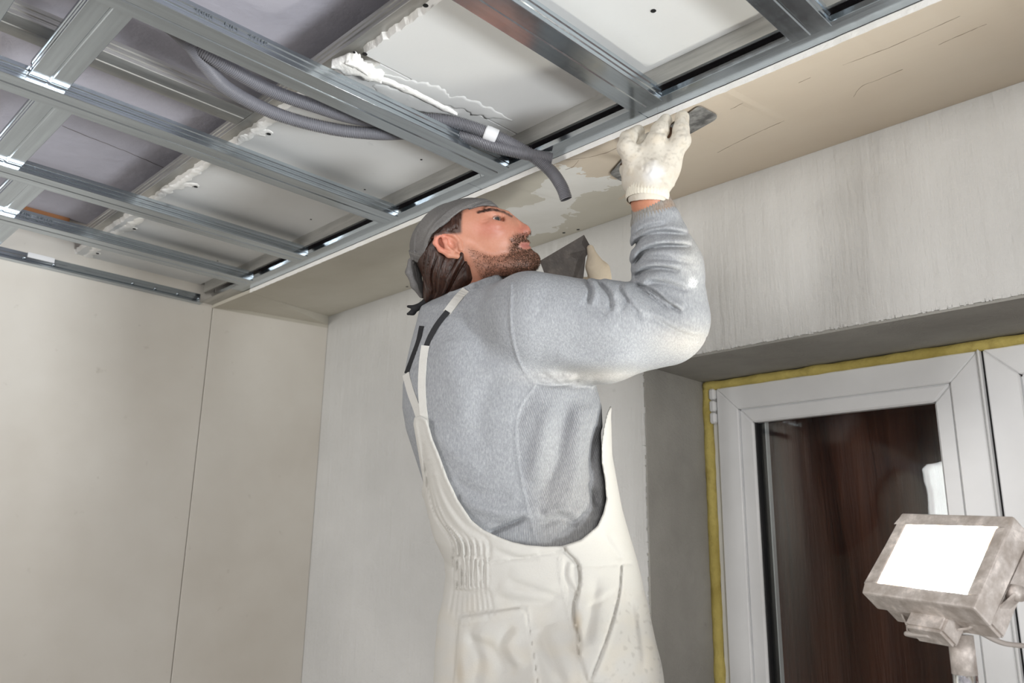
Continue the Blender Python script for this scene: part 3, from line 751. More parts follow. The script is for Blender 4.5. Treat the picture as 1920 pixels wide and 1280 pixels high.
def mat_hair(name, c1, c2):
    n = NT(name); s = n.noise(1.0, 4, 0.65, n.mapping((260, 260, 30)))
    c = n.ramp(s, [(0.3, c1), (0.7, c2)]); n.bump(s, 0.6, 0.002)
    return n.set(Base_Color=c, Roughness=0.42, Specular_IOR_Level=0.4)
MT['hair'] = mat_hair('dark_brown_hair', srgb(30, 17, 12), srgb(66, 38, 26))
MT['beard'] = mat_hair('brown_beard_hair', srgb(48, 33, 24), srgb(96, 66, 46))
MT['elastic'] = mat_plain('black_elastic', (0.012, 0.012, 0.014, 1), 0.8)
MT['eye'] = None
FA = math.radians(25)                              # how far the head is tipped back
def tilt(d, u, o=(862, 465)):
    """head coordinates (forward, up) in sculpting units -> picture-plane position"""
    return (o[0] + d * math.cos(FA) - u * math.sin(FA), o[1] - d * math.sin(FA) - u * math.cos(FA))

YA = math.radians(9); YP = (862.0, -40.0)
def HY(V):
    V = np.array(V, np.float64); x = V[:, 0] - YP[0]; w = V[:, 2] - YP[1]
    V[:, 0] = YP[0] + x * math.cos(YA) + w * math.sin(YA); V[:, 2] = YP[1] - x * math.sin(YA) + w * math.cos(YA); return V
# ---- head, neck and hidden core of the body
def build_head():
    f = Field((745, 345, -100), (1040, 640, 100), 1.5)
    f.ell((848, 444, 0), (86, 57, 72), 0, rot=FA)                     # cranium
    f.ell((888, 433, 0), (51, 53, 63), 18, rot=FA)                    # brow and temples
    f.ell((925, 446, 0), (50, 52, 50), 16, rot=FA)                    # middle of the face
    f.ell((905, 470, 0), (62, 40, 52), 14, rot=FA * .6)               # jaw mass
    for s in (-1, 1):
        f.cone((874, 474, 52 * s), (912, 506, 44 * s), 15, 15, 14)     # jaw angle
        f.cone((912, 506, 44 * s), (978, 499, 17 * s), 17, 20, 14)     # jaw line
        f.ell((922, 436, 43 * s), (24, 15, 15), 12, rot=FA)            # cheekbone
        f.cone((946, 408, 12 * s), (918, 402, 40 * s), 8, 7, 9)        # brow ridge
    f.cone((972, 494, 0), (989, 490, 0), 23, 18, 12)                  # chin
    f.cone((966, 455, 0), (974, 470, 0), 16, 15, 10)                  # mouth barrel
    for s in (-1, 1): f.ell((931, 421, 33 * s), (15, 10.5, 14), 7, 'sub', rot=FA)   # eye sockets
    f.cone((947, 411, 0), (977, 431, 0), 7.5, 8.5, 8)                 # nose
    f.ell((979, 436, 0), (11, 10, 11.5), 5)
    for s in (-1, 1):
        f.ell((967, 442, 12 * s), (10, 8.5, 7.5), 4, rot=FA)
        f.ell((972.5, 448, 9 * s), (6.5, 4.6, 4.2), 1.5, 'sub', rot=-.3) # nostrils
    f.cone((972, 451, 0), (975, 455, 0), 5, 5, 4)
    for s in (-1, 1):
        f.cone((983, 457, 0), (970, 460.5, 20 * s), 4.6, 2.6, 3)       # upper lip
        f.cone((983.5, 467, 0), (970, 464.5, 17 * s), 5.2, 2.6, 3)     # lower lip
    f.cone((990, 462, 0), (966, 462.5, 24), 1.2, 1.0, 1.5, 'sub'); f.cone((990, 462, 0), (966, 462.5, -24), 1.2, 1.0, 1.5, 'sub')
    for s in (-1, 1):                                                  # eyeball and lids
        c = (926, 420.5, 33 * s); f.ell(c, (12, 12, 12), 0.5)
        f.chain([(916.5, 423.5, 45 * s), (923.5, 413.2, 45.5 * s), (930.5, 409.2, 41 * s), (937, 409.6, 33 * s), (937, 415, 22 * s)], [1.6, 2.0, 2.2, 2.2, 2.0], 1.6)
        f.chain([(916.5, 423.5, 45 * s), (923.5, 429, 44 * s), (930.5, 431.2, 39.5 * s), (936.5, 430, 32 * s), (937.5, 423, 22 * s)], [1.6, 1.8, 2.0, 2.0, 2.0], 1.8)
        f.chain([(912, 414, 46 * s), (923, 406.5, 44 * s), (935, 405, 34 * s)], [3.2, 3.8, 3.2], 5)
    # ears
    for s in (-1, 1):
        e = lambda x, y, w: (x + 7, y + 5, (w - 3) * s)
        f.ell(e(843, 463, 68), (21, 15, 8), 6, rot=-.9)
        f.chain([e(864, 456, 70), e(853, 444, 75), e(838, 440, 79), e(824, 447, 81), (e(821, 459, 81)), e(830, 471, 79), e(845, 480, 76), e(859, 482, 72)],
                [2.8, 3.4, 3.8, 4.0, 4.0, 4.2, 5.2, 5.5], 4, kin=4)
        f.chain([e(834, 447, 77), e(839, 456, 79), e(843, 466, 79), e(852, 474, 76)], [3.0, 4.2, 4.4, 3.4], 4, kin=4)
        f.ell(e(852, 462, 77), (9, 6.5, 7), 3, 'sub', rot=-.8)
        f.cone(e(864, 460, 71), e(866, 470, 71), 4, 4, 3)
    f.cone((866, 495, 0), (880, 610, 0), 50, 62, 22)                   # neck
    f.cone((885, 520, -38), (930, 530, -8), 13, 12, 14)                # neck tendon
    sh = Sheet(745, 1040, 345, 640)
    sh.stroke([(948, 402), (962, 411)], -1.2, 2.5); sh.stroke([(908, 404), (920, 395), (936, 390)], 0.8, 2.0)
    sh.stroke([(905, 419), (915, 417), (921, 414)], -1.2, 2); sh.stroke([(903, 414), (914, 412), (920, 410)], -0.8, 2)       # crow's feet
    sh.stroke([(928, 427), (940, 430), (950, 427)], -0.9, 2.5); sh.stroke([(962, 436), (957, 448), (961, 458)], -1.6, 3)      # under-eye, nasolabial
    sh.stroke([(900, 398), (915, 386), (930, 383)], -0.7, 2)
    sh.stroke([(881, 530), (900, 537), (925, 530)], -1.2, 3)
    f.displace(sh.img, sh.lo, 1.0, -4, 10)
    return f
HF = build_head(); V, Q = HF.mesh(1)
X, Y, Wn = V[:, 0], V[:, 1], V[:, 2]
rr = np.random.RandomState(1)
skin = np.array(srgb(184, 125, 99)[:3]); red = np.array(srgb(172, 88, 72)[:3]); C = np.tile(skin, (len(V), 1))
def blend(C, m, c): m = np.clip(m, 0, 1)[:, None]; return C * (1 - m) + np.asarray(c)[None] * m
C = blend(C, 0.55 * gauss(X, Y, 925, 437, 28, 16) + 0.6 * gauss(X, Y, 980, 436, 14, 12), red)
C = blend(C, 0.7 * gauss(X, Y, 838, 462, 20, 24) * (np.abs(Wn) > 66), srgb(206, 124, 104)[:3])
C = blend(C, 0.5 * gauss(X, Y, 905, 400, 25, 14), srgb(186, 124, 98)[:3])
# stubble: cheek down to the jaw, dense on the chin and the upper lip
u_ = (X - 862) * math.cos(FA) - (Y - 465) * math.sin(FA); v_ = -(X - 862) * math.sin(FA) - (Y - 465) * math.cos(FA)   # head forward / up
line = np.interp(u_, [0, 20, 50, 75, 92, 100, 125], [2, -8, -36, -42, -26, -19, -22])
beard = np.clip((line - v_) / 16, 0, 1) * np.clip((u_ - 6) / 14, 0, 1) * np.clip((575 - Y - (940 - X) * .55) / 20, 0, 1)
dense = np.clip(0.50 + 0.5 * np.clip((u_ - 55) / 45, 0, 1) + .15 * np.clip((-v_ - 60) / 20, 0, 1), 0, 1)
lips = np.clip(1.2 - np.hypot((X - 982) / 11, (Y - 463.5) / 7), 0, 1) * (X > 967)
mous = np.clip(1.5 - np.hypot((X - 966) / 11, (Y - 456) / 5.5), 0, 1) * np.clip((X - 952) / 6, 0, 1)
BM = np.maximum(beard * dense, np.clip(mous, 0, .9)) * (1 - np.clip(lips * 2.5, 0, 1))
C = blend(C, BM * np.clip(0.72 + 0.5 * rr.normal(size=len(V)) * 0.5, 0.25, 1), srgb(78, 54, 40)[:3])
C = blend(C, np.clip(lips * 1.6, 0, 1), srgb(158, 94, 82)[:3])
brow_m = np.clip(1.3 - np.abs((Y - np.interp(X, [896, 910, 928, 944, 957], [411, 405, 402, 404, 410])) / 2.6), 0, 1) * (X > 902) * (X < 958) * (np.abs(Wn) > 8)
C = blend(C, brow_m * 0.8, srgb(52, 33, 25)[:3])
for s in (-1, 1):
    e = np.array([926, 420.5, 33 * s]); d = V - e; r = np.linalg.norm(d, axis=1); ball = r < 12.7
    g = np.array([0.74, -0.42, 0.53 * s]); g /= np.linalg.norm(g); ca = (d @ g) / np.maximum(r, 1e-6)
    C[ball] = srgb(186, 172, 164)[:3]; C[ball & (ca > 0.83)] = srgb(52, 32, 22)[:3]; C[ball & (ca > 0.93)] = (0.006, 0.005, 0.005)
    lash = (~ball) & (r < 15.2) & (Y < 418) & (X > 914); C[lash] = C[lash] * .45
C = blend(C, 0.55 * np.clip(1 - np.hypot((X - 974) / 6, (Y - 445) / 4), 0, 1), (0.03, 0.01, 0.01))
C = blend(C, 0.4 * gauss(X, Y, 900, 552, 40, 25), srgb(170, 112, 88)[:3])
C = blend(C, .92 * np.clip((877 - X) / 5, 0, 1) * np.clip((453 - Y - .15 * (X - 850)) / 6, 0, 1) * np.clip((X - 800) / 4, 0, 1) * (np.abs(Wn) > 30) * (np.hypot((X - 850) / 27, (Y - 470) / 22) > 1), srgb(44, 27, 20)[:3])
# hidden core under the clothes, so that the figure is whole: trunk, arms, legs
DOWN = np.array([-0.016, 0.967, -0.254])           # straight down in sculpting units (x, y, w)
FACE = np.array([0.82, 0.0, 0.57]); FACE = FACE - DOWN * (FACE @ DOWN); FACE /= np.linalg.norm(FACE)
SIDE = np.cross(DOWN, FACE)                        # towards his right, i.e. the room
SIDE = SIDE if SIDE[2] < 0 else -SIDE
HIP = np.array(A3(1020, 1280, -160), float)
def leg_pts(sgn):
    h = HIP + SIDE * sgn * 105; k = h + DOWN * 430 + FACE * 18; a = k + DOWN * 430 - FACE * 20
    return h, k, a
np_body = []
cf = Field((640, 520, -460), (1420, 2350, 330), 12)
cf.chain([(890, 590, 0), (930, 760, -40), A3(985, 1000, -95), HIP + DOWN * 40], [66, 95, 92, 125], 8, kin=40)
RS, RE, RWR = A3(1000, 606, -118), A3(1262, 600, -104), A3(1216, 372, -104)
LS, LE, LWR = A3(955, 610, 150), A3(1075, 662, 168), A3(1118, 575, 112)
cf.chain([RS, RE, RWR, A3(1214, 350, -116)], [62, 42, 33, 32], 12, kin=20); cf.chain([LS, LE, LWR], [62, 42, 30], 12, kin=20)
for sg in (1, -1):
    h, k, a = leg_pts(sg); cf.chain([h, k, a], [82, 60, 45], 20, kin=20); cf.cone(a, a + FACE * 120 + DOWN * 38, 40, 30, 20)
V2, Q2 = cf.mesh(2)
FOOT = max(W1(leg_pts(1)[2] + DOWN * 75).z, W1(leg_pts(-1)[2] + DOWN * 75).z)
wf = Field((1150, 330, -175), (1290, 450, -50), 2.0)                # bare wrist between glove and cuff
wf.chain([A3(1231, 425, -106), A3(1219, 385, -108), A3(1213, 358, -116)], [33, 31, 32], 0, kin=6); V3, Q3 = wf.mesh(1)
V2, Q2 = np.concatenate([V2, V3]), np.concatenate([Q2, Q3 + len(V2)])
Vall = np.concatenate([HY(V), V2]); Qall = np.concatenate([Q, Q2 + len(V)])
Call = np.concatenate([C, np.tile(np.array(srgb(190, 128, 98)[:3]), (len(V2), 1))])
person = empty('person', (float(W1(HIP).x), float(W1(HIP).y), FOOT + 0.0), 'man in white bib overalls, grey sweatshirt and backward grey cap reaching up', 'person')
np_mesh('body', Vall, Qall, MT['skin'], person, {'col': Call})

# ---- wrist skin of the right arm shown between glove and cuff
# ---- eyebrow, beard and hair strands
def strands(name, roots, dirs, length, rad, mat, parent, kind='stuff', curl=0.3, seg=3):
    vs, fs = [], []; r_ = random.Random(5)
    for p, d in zip(roots, dirs):
        p = np.array(p, float); d = np.array(d, float); d /= np.linalg.norm(d) + 1e-9; L = length * r_.uniform(.6, 1.25)
        side = np.cross(d, (0.3, 0.2, 0.9)); side /= np.linalg.norm(side) + 1e-9; up = np.cross(d, side); b = len(vs)
        q = p + d * L * .55; e = p + d * L + np.array([r_.uniform(-1, 1), r_.uniform(-.2, 1), 0]) * L * curl
        for k in range(3):
            a = 2.1 * k; vs.append(p + (side * math.cos(a) + up * math.sin(a)) * rad)
        for k in range(3):
            a = 2.1 * k; vs.append(q + (side * math.cos(a) + up * math.sin(a)) * rad * .8)
        vs.append(e)
        for k in range(3):
            k2 = (k + 1) % 3; fs.append((b + k, b + k2, b + 3 + k2, b + 3 + k)); fs.append((b + 3 + k, b + 3 + k2, b + 6, b + 6))
    bm = bmesh.new(); W = to_world(HY(np.array(vs))); v = [bm.verts.new(p) for p in W]
    for q in fs: bm.faces.new([v[i] for i in dict.fromkeys(q)])
    o = from_bm(name, bm, mat, parent, True)
    if kind: o['kind'] = kind
    return o
sel = np.nonzero((BM > 0.32) & (Wn < 6))[0]; pick = rr.choice(sel, 4600, p=BM[sel] ** 1.3 / (BM[sel] ** 1.3).sum())
strands('beard', [V[i] for i in pick], [np.array([0.55, 0.62, -0.15]) + np.array([0, 0, 0.02 * Wn[i]]) + rr.normal(size=3) * .22 for i in pick], 3.6, 0.30, MT['beard'], person)
sel = np.nonzero((brow_m > 0.25) & (Wn < 20))[0]; pick = rr.choice(sel, min(420, len(sel)))
strands('eyebrow', [V[i] for i in pick], [np.array([-0.75, -0.25, -0.35]) + rr.normal(size=3) * .15 for i in pick], 5.5, 0.28, MT['hair'], person)

# ---- hair below the cap, gathered in a small tail
def build_hair():
    f = Field((755, 385, -95), (905, 610, 95), 2.0)
    f.ell((842, 455, 0), (76, 52, 70), 0, rot=FA)
    f.ell((838, 500, -8), (52, 62, 68), 22)
    f.chain([(848, 520, -30), (822, 548, -20), (802, 568, -12)], [42, 30, 14], 16, kin=10)
    f.chain([(800, 566, -10), (790, 590, -8), (794, 604, -6)], [10, 9, 4], 6)
    f.chain([(868, 470, -58), (876, 520, -48), (872, 540, -40)], [10, 16, 10], 12)
    sh = Sheet(755, 905, 385, 610); r = random.Random(2)
    for i in range(70):
        x = r.uniform(800, 895); pts = [(x, 470 + r.uniform(-10, 10)), (x - 8 - (x - 800) * .2, 515), (800 + (x - 800) * .45, 548), (796 + (x - 800) * .1, 572)]
        sh.stroke(pts, r.choice((-1.6, 1.3, -1.1)), r.uniform(1.2, 2.4), False)
    f.displace(sh.img, sh.lo, 1.0, 10, 12)
    # keep clear of the face and of the ear
    f.cone((884, 455, -80), (905, 520, -70), 16, 20, 4, 'sub'); f.cone((905, 400, -120), (905, 400, 120), 30, 30, 4, 'sub'); f.cone((925, 470, -120), (925, 470, 120), 42, 42, 4, 'sub')
    f.ell((850, 467, -82), (27, 22, 24), 4, 'sub', rot=-.8)
    return f
V_, Q_ = build_hair().mesh(1); hair = np_mesh('hair', HY(V_), Q_, MT['hair'], person)
f = Field((830, 395, -90), (890, 455, -40), 1.3)                      # sideburn in front of the ear
f.ell((858, 428, -58), (22, 26, 13), 0); f.chain([(832, 450, -64), (848, 440, -68), (862, 432, -66)], [8, 9, 8], 5)
f.F = np.maximum(f.F, f.ax[1][None, :, None] - 449 + 0 * f.F); f.F = np.maximum(f.F, (f.ax[0][:, None, None] - 876) + 0 * f.F); f.ell((850, 471, -82), (24, 19, 24), 3, 'sub', rot=-.8)
sh = Sheet(830, 890, 395, 455)
for i in range(30):
    x = random.uniform(842, 878); sh.stroke([(x, 402), (x + 1, 425), (x - 4, 447)], random.choice((-.8, .8)), 1.1, False)
f.displace(sh.img, sh.lo, 1.0, 0, 8); V_, Q_ = f.mesh(1); np_mesh('sideburn', HY(V_), Q_, MT['hair'], person)
roots, dirs = [], []
for i in range(70):
    x = random.uniform(785, 812); roots.append((x + 6 * random.random(), random.uniform(535, 590), random.uniform(-30, 0))); dirs.append((random.uniform(-.6, .2), 1, random.uniform(-.2, .2)))
strands('loose_hair', roots, dirs, 28, 0.22, MT['hair'], person, curl=0.25)
f = Field((755, 560, -40), (815, 605, 20), 1.3)                       # little black hair tie with two tails
f.chain([(799, 566, -14), (784, 577, -16), (767, 575, -16)], [6, 5, 2.5], 3); f.chain([(784, 577, -16), (776, 586, -18), (767, 589, -18)], [5, 4.5, 2.5], 3)
V_, Q_ = f.mesh(1); np_mesh('hair_tie', V_, Q_, MT['elastic'], person)

# ---- cap worn backwards
def build_cap():
    f = Field((745, 355, -100), (945, 570, 100), 1.6)
    f.ell((848, 444, 0), (91, 63, 78), 0, rot=FA); f.ell((884, 434, 0), (57, 56, 68), 18, rot=FA)
    X, Y = f.apparent()
    px = f.ax[0][:, None, None]; py = f.ax[1][None, :, None]; w = f.ax[2][None, None, :]
    edge = np.interp(px, [745, 764, 790, 800, 808, 824, 850, 874, 900, 928, 945], [488, 488, 496, 492, 470, 446, 424, 405, 395, 390, 382])
    cut = ((py - edge) * 0.82 + 0 * w).astype(np.float32)
    F0 = f.F.copy(); f.F = np.maximum(f.F, cut)
    # rolled band and its stitched edge
    band = np.maximum(F0 - 2.4, np.maximum(cut - 0.5, -(cut + 15))); f.F = np.minimum(f.F, band)
    f.F = np.maximum(f.F, -(F0 + 5.0))
    sh = Sheet(745, 945, 355, 565)
    for w_ in (-38, -22, -6, 10, 26):                                  # tail piece hanging below the opening
        f.chain([(769, 490, w_ * .9), (768, 512, w_), (776, 536, w_ * .8), (787, 556, w_ * .6)], [4, 5.5, 5.5, 3.5], 7, kin=7)
    sh.stroke([(774, 486), (778, 440), (800, 398), (835, 378)], 2.28, 2.0); sh.stroke([(800, 458), (830, 425), (868, 398), (905, 380)], -1.03, 2.4)
    sh.stroke([(795, 470), (840, 420), (880, 396), (918, 378)], 1.90, 2); sh.stroke([(808, 452), (850, 418), (890, 394)], 1.71, 1.5)
    sh.stroke([(790, 440), (825, 400), (862, 383)], 1.71, 9); sh.stroke([(785, 465), (815, 430), (830, 395)], -0.77, 6); sh.stroke([(800, 430), (845, 405), (880, 385)], -0.68, 4)
    sh.stroke([(776, 505), (786, 530), (794, 548)], 1.71, 3)
    f.displace(sh.img, sh.lo, 1.0, 20, 12); return f
V_, Q_ = build_cap().mesh(1); xa, ya = app(V_)
Cc = np.tile(np.array(srgb(92, 89, 87)[:3]), (len(V_), 1)); edge = np.interp(xa, [745, 764, 790, 800, 808, 824, 850, 874, 900, 928, 945], [488, 488, 496, 492, 470, 446, 424, 405, 395, 390, 382])
st_ = np.clip(1 - np.abs(edge - ya - 5) / 1.4, 0, 1) + np.clip(1 - np.abs(edge - ya - 16) / 1.5, 0, 1)
Cc = blend(Cc, 0.45 * st_ * (rr.rand(len(V_)) > .35), srgb(160, 155, 148)[:3]); Cc = blend(Cc, 0.35 * gauss(xa, ya, 800, 420, 20, 40), srgb(120, 117, 112)[:3])
np_mesh('cap', HY(V_), Q_, MT['cap'], person, {'col': Cc})

# ------------------------------------------------------------------ sweatshirt
def wc(Y): return 10 - 0.25 * (Y - 600)
def rows(tab, grow=0.0):
    """(apparent row, centre, half width, half depth) -> arrays in sculpting units"""
    r = []
    for Yr, cxr, A_, B_ in tab:
        w = wc(Yr); s = sc(w); r.append((640 + (Yr - 640) * s, 960 + (cxr - 960) * s, (A_ + grow) * s, (B_ + grow) * s, w))
    return np.array(r).T
TORSO = [(552, 896, 55, 60), (575, 890, 98, 105), (600, 891, 106, 130), (640, 902, 128, 152), (680, 922, 158, 162), (720, 936, 179, 165), (760, 941, 185, 165),
         (800, 946, 183, 163), (850, 954, 175, 158), (900, 967, 172, 152), (950, 976, 160, 146), (1000, 990, 152, 142), (1060, 1005, 150, 140), (1110, 1008, 146, 138)]
HIPS = [(600, 891, 106, 130), (640, 902, 128, 152), (680, 922, 158, 162), (720, 936, 179, 165), (760, 942, 186, 166), (800, 946, 184, 164), (850, 955, 176, 160), (900, 968, 172, 156), (950, 980, 170, 154), (1000, 993, 171, 154),
        (1040, 1008, 168, 154), (1075, 1014, 171, 156), (1120, 1016, 179, 160), (1160, 1016, 188, 164), (1220, 1020, 197, 168), (1280, 1022, 202, 172), (1400, 1022, 206, 175), (1480, 1020, 205, 172)]
def trunk(f, tab, grow=0.0, k=0, p=2.3, top=None, bot=None):
    y_, c_, a_, b_, w_ = rows(tab, grow); y = f.ax[1]
    c = np.interp(y, y_, c_).astype(np.float32)[None, :, None]; a = np.interp(y, y_, a_).astype(np.float32)[None, :, None]
    b = np.interp(y, y_, b_).astype(np.float32)[None, :, None]; w = np.interp(y, y_, w_).astype(np.float32)[None, :, None]
    w = (10 - 0.25 * (y - 600)).astype(np.float32)[None, :, None]
    dx = np.abs(f.ax[0][:, None, None] - c) / a; dw = np.abs(f.ax[2][None, None, :] - w) / b
    d = ((dx ** p + dw ** p) ** (1 / p) - 1) * np.minimum(a, b)
    yy = y[None, :, None]; d = np.maximum(d, np.maximum((y_[0] if top is None else top) - yy, yy - (y_[-1] if bot is None else bot)))
    f.put((slice(None),) * 3, d.astype(np.float32), k, 'add'); return f
SH = Sheet(700, 1380, 340, 1320)
# seams
SH.stroke([(958, 530), (957, 600), (964, 650), (980, 692), (1003, 720)], 2.4, 2.0, False)
SH.stroke([(1003, 722), (978, 758), (967, 800), (971, 860), (985, 935), (1002, 1005)], 2.2, 2.0, False)
SH.stroke([(1085, 730), (1104, 760), (1108, 800)], -1.2, 2)
# sleeve wrinkles at the armpit, on top of the upper arm and in the crook of the elbow
for pts, a, s_ in (([(1003, 716), (1030, 722), (1062, 720), (1085, 712)], 2.4, 5), ([(1015, 700), (1040, 716), (1060, 728)], 1.6, 5), ([(1050, 712), (1075, 725), (1110, 724)], 2, 6),
                   ([(1098, 524), (1108, 545), (1102, 570)], 4, 5), ([(1122, 528), (1142, 552), (1146, 585)], 4, 6), ([(1160, 535), (1172, 560), (1205, 600)], 3, 7),
                   ([(1190, 532), (1222, 546), (1250, 568), (1278, 585)], 6, 5), ([(1196, 540), (1228, 560), (1255, 582)], 4, 4),
                   ([(1190, 520), (1208, 508), (1238, 503), (1275, 508)], 6, 6), ([(1188, 498), (1205, 474), (1240, 462), (1296, 462)], 7, 6), ([(1186, 470), (1200, 448), (1236, 436), (1290, 440)], 5, 6),
                   ([(1187, 445), (1210, 428), (1250, 420)], 4, 5), ([(1205, 535), (1240, 530), (1290, 545)], 4, 7), ([(1200, 485), (1240, 485), (1300, 492)], 3, 7),
                   ([(1215, 590), (1262, 618), (1300, 632), (1326, 630)], 2.5, 6), ([(1040, 690), (1120, 700), (1200, 690)], 2, 12)):
    SH.fold(pts, a * 1.7, s_)
SH.stroke([(1020, 570), (1080, 600), (1160, 612)], 3, 30); SH.stroke([(1150, 560), (1175, 575)], -3, 14); SH.stroke([(1090, 565), (1140, 590)], -3, 16)
SH.stroke([(1292, 470), (1312, 500), (1318, 530)], 2, 12); SH.stroke([(1232, 440), (1262, 452)], -2, 10); SH.stroke([(1020, 660), (1110, 680), (1190, 665)], 2.5, 18)
# body folds: long soft hollows down the side, bunching above the waistband
SH.stroke([(1068, 740), (1052, 800), (1040, 870), (1012, 940)], -9.00, 16); SH.stroke([(1095, 760), (1085, 830), (1078, 900), (1050, 960)], 6.00, 16); SH.stroke([(1030, 760), (1012, 840), (1000, 900)], 6.00, 16)
SH.stroke([(1122, 800), (1108, 880), (1122, 950)], -7.50, 10); SH.stroke([(1100, 900), (1120, 950)], -6.00, 7)
SH.stroke([(860, 935), (905, 955), (960, 962), (1010, 955)], 6.75, 12); SH.stroke([(915, 1000), (945, 988), (985, 970)], -10.50, 5); SH.stroke([(850, 900), (900, 925), (960, 930)], -3.75, 10)
SH.stroke([(1010, 985), (1050, 972), (1085, 985)], -6.00, 8); SH.stroke([(1020, 962), (1060, 955), (1090, 965)], 6.00, 9); SH.stroke([(1075, 985), (1100, 960)], -4.50, 5)
SH.stroke([(800, 800), (850, 850), (905, 880)], 3.00, 16); SH.stroke([(830, 640), (860, 720), (870, 800)], 3.00, 24); SH.stroke([(930, 700), (900, 770), (905, 840)], -3.00, 20)
SH.stroke([(880, 590), (900, 640), (905, 700)], -2.25, 18); SH.stroke([(1000, 745), (960, 800)], -2.25, 10)
def build_sweater():
    f = Field((730, 350, -300), (1340, 1125, 270), 2.4)
    trunk(f, TORSO)
    f.ell(A3(880, 580, 10), (80, 45, 110), 25, rot=.25)                # shoulder slope
    f.cone((888, 575, 20), RS + np.array([-12, -8, 30], np.float32), 40, 78 * sc(-118), 40)
    f.cone((888, 575, 20), LS, 45, 72, 40)
    s1 = sc(-118)
    f.cone(RS, A3(1130, 622, -118), 98 * s1, 92 * s1, 26); f.cone(A3(1130, 622, -118), A3(1246, 612, -106), 92 * s1, 76 * sc(-106), 22)
    f.cone(A3(1258, 592, -106), A3(1252, 500, -106), 71 * sc(-106), 64 * sc(-106), 18)
    f.cone(A3(1252, 500, -106), A3(1232, 420, -106), 63 * sc(-106), 46 * sc(-106), 14)
    f.chain([LS, LE, LWR], [72, 58, 40], 25, kin=16)
    # open the neck
    f.cone((878, 480, 0), (898, 545, 0), 58, 58, 6, 'sub')
    f.chain([(838, 558, 0), (850, 556, -52), (890, 542, -76), (930, 524, -50), (942, 514, 0), (930, 524, 50), (890, 542, 76), (850, 556, 52), (838, 558, 0)], [7] * 9, 6, kin=4)   # ribbed collar
    f.displace(SH.img, SH.lo, 1.0, lambda y: wc(y) + 10, 40)
    f.ripple(1.3, 22, 3); return f
SWF = build_sweater(); V_, Q_ = SWF.mesh(1); xa, ya = app(V_); grey = np.array(srgb(150, 153, 157)[:3])
Cs = np.tile(grey, (len(V_), 1))
Cs = blend(Cs, 0.55 * np.clip(gauss(xa, ya, 1290, 640, 60, 30) + gauss(xa, ya, 1120, 705, 110, 16), 0, 1), srgb(203, 196, 184)[:3])
Cs = blend(Cs, 0.95 * np.clip(1.6 - np.hypot((xa - 1299) / 9, (ya - 530) / 10) * 1.2, 0, 1) * (np.sin(xa * 1.3) * np.sin(ya * .9) > -.5), srgb(236, 238, 240)[:3])
Cs = blend(Cs, 0.4 * gauss(xa, ya, 1300, 470, 30, 60), srgb(196, 192, 182)[:3])
Cs = blend(Cs, 0.35 * np.clip((ya - 760) / 160, 0, 1) * np.clip((xa - 985) / 40, 0, 1), srgb(160, 156, 150)[:3])
seam_x = np.interp(ya, [720, 758, 800, 860, 935, 1005], [1003, 978, 967, 971, 985, 1002])
near_ = np.clip((60 - V_[:, 2]) / 30, 0, 1)
rib_side = np.clip((xa - seam_x - 3) / 3, 0, 1) * np.clip((ya - 722) / 8, 0, 1) * np.clip((966 - ya) / 6, 0, 1) * np.clip((1.15 - gauss(xa, ya, 1040, 850, 30, 80)), .15, 1)
rib_hem = np.clip((ya - 972) / 5, 0, 1) * np.clip((xa - 930) / 8, 0, 1)
np_mesh('sweatshirt', V_, Q_, MT['cotton'], person, {'col': Cs, 'ribu': np.where(rib_hem > .5, xa + .05 * ya, xa + .30 * ya), 'ribm': np.maximum(rib_side * .7, rib_hem) * near_})
# ribbed cuff of the raised sleeve, ribbed waistband
def ribbed(name, path, rad, n, amp, ring, mat, col, parent, squash=1.0, smoothk=3):
    P = [np.array(p, float) for p in path]; vs, fs = [], []; seg = n * 3; t0 = None
    up = np.array([0.0, 0.0, 1.0]); sp = spline([tuple(p) for p in P], ring); sp = [np.array(p) for p in sp]
    for i, p in enumerate(sp):
        t = sp[min(i + 1, ring - 1)] - sp[max(i - 1, 0)]; t /= np.linalg.norm(t); a = up - t * (up @ t); a /= np.linalg.norm(a); b = np.cross(t, a)
        r = np.interp(i / (ring - 1), np.linspace(0, 1, len(rad)), rad)
        for k in range(seg):
            th = 2 * math.pi * k / seg; q = r + amp * math.cos(n * th) - (2.0 if i in (0, ring - 1) else 0)
            vs.append(p + a * q * math.cos(th) * squash + b * q * math.sin(th))
    for i in range(ring - 1):
        for k in range(seg): fs.append((i * seg + k, i * seg + (k + 1) % seg, (i + 1) * seg + (k + 1) % seg, (i + 1) * seg + k))
    V = np.array(vs); return np_mesh(name, V, np.array(fs), mat, parent, {'col': col(V)})
cuffcol = lambda V: blend(np.tile(np.array(srgb(142, 138, 130)[:3]), (len(V), 1)), 0.75 * gauss(*app(V), 1254, 392, 12, 22) + .5 * gauss(*app(V), 1232, 390, 8, 8), srgb(150, 112, 78)[:3])
ribbed('sleeve_cuff', [A3(1229, 424, -106), A3(1226, 400, -105), A3(1219, 377, -104)], [46 * .93, 44 * .93, 40 * .93, 36 * .93], 44, 0.9, 9, MT['cotton'], cuffcol, person)
ribbed('sleeve_cuff', [LWR + np.array([-4, 12, 0]), LWR + np.array([0, -14, 0])], [40, 38], 36, 0.9, 5, MT['cotton'], lambda V: np.tile(grey, (len(V), 1)), person)

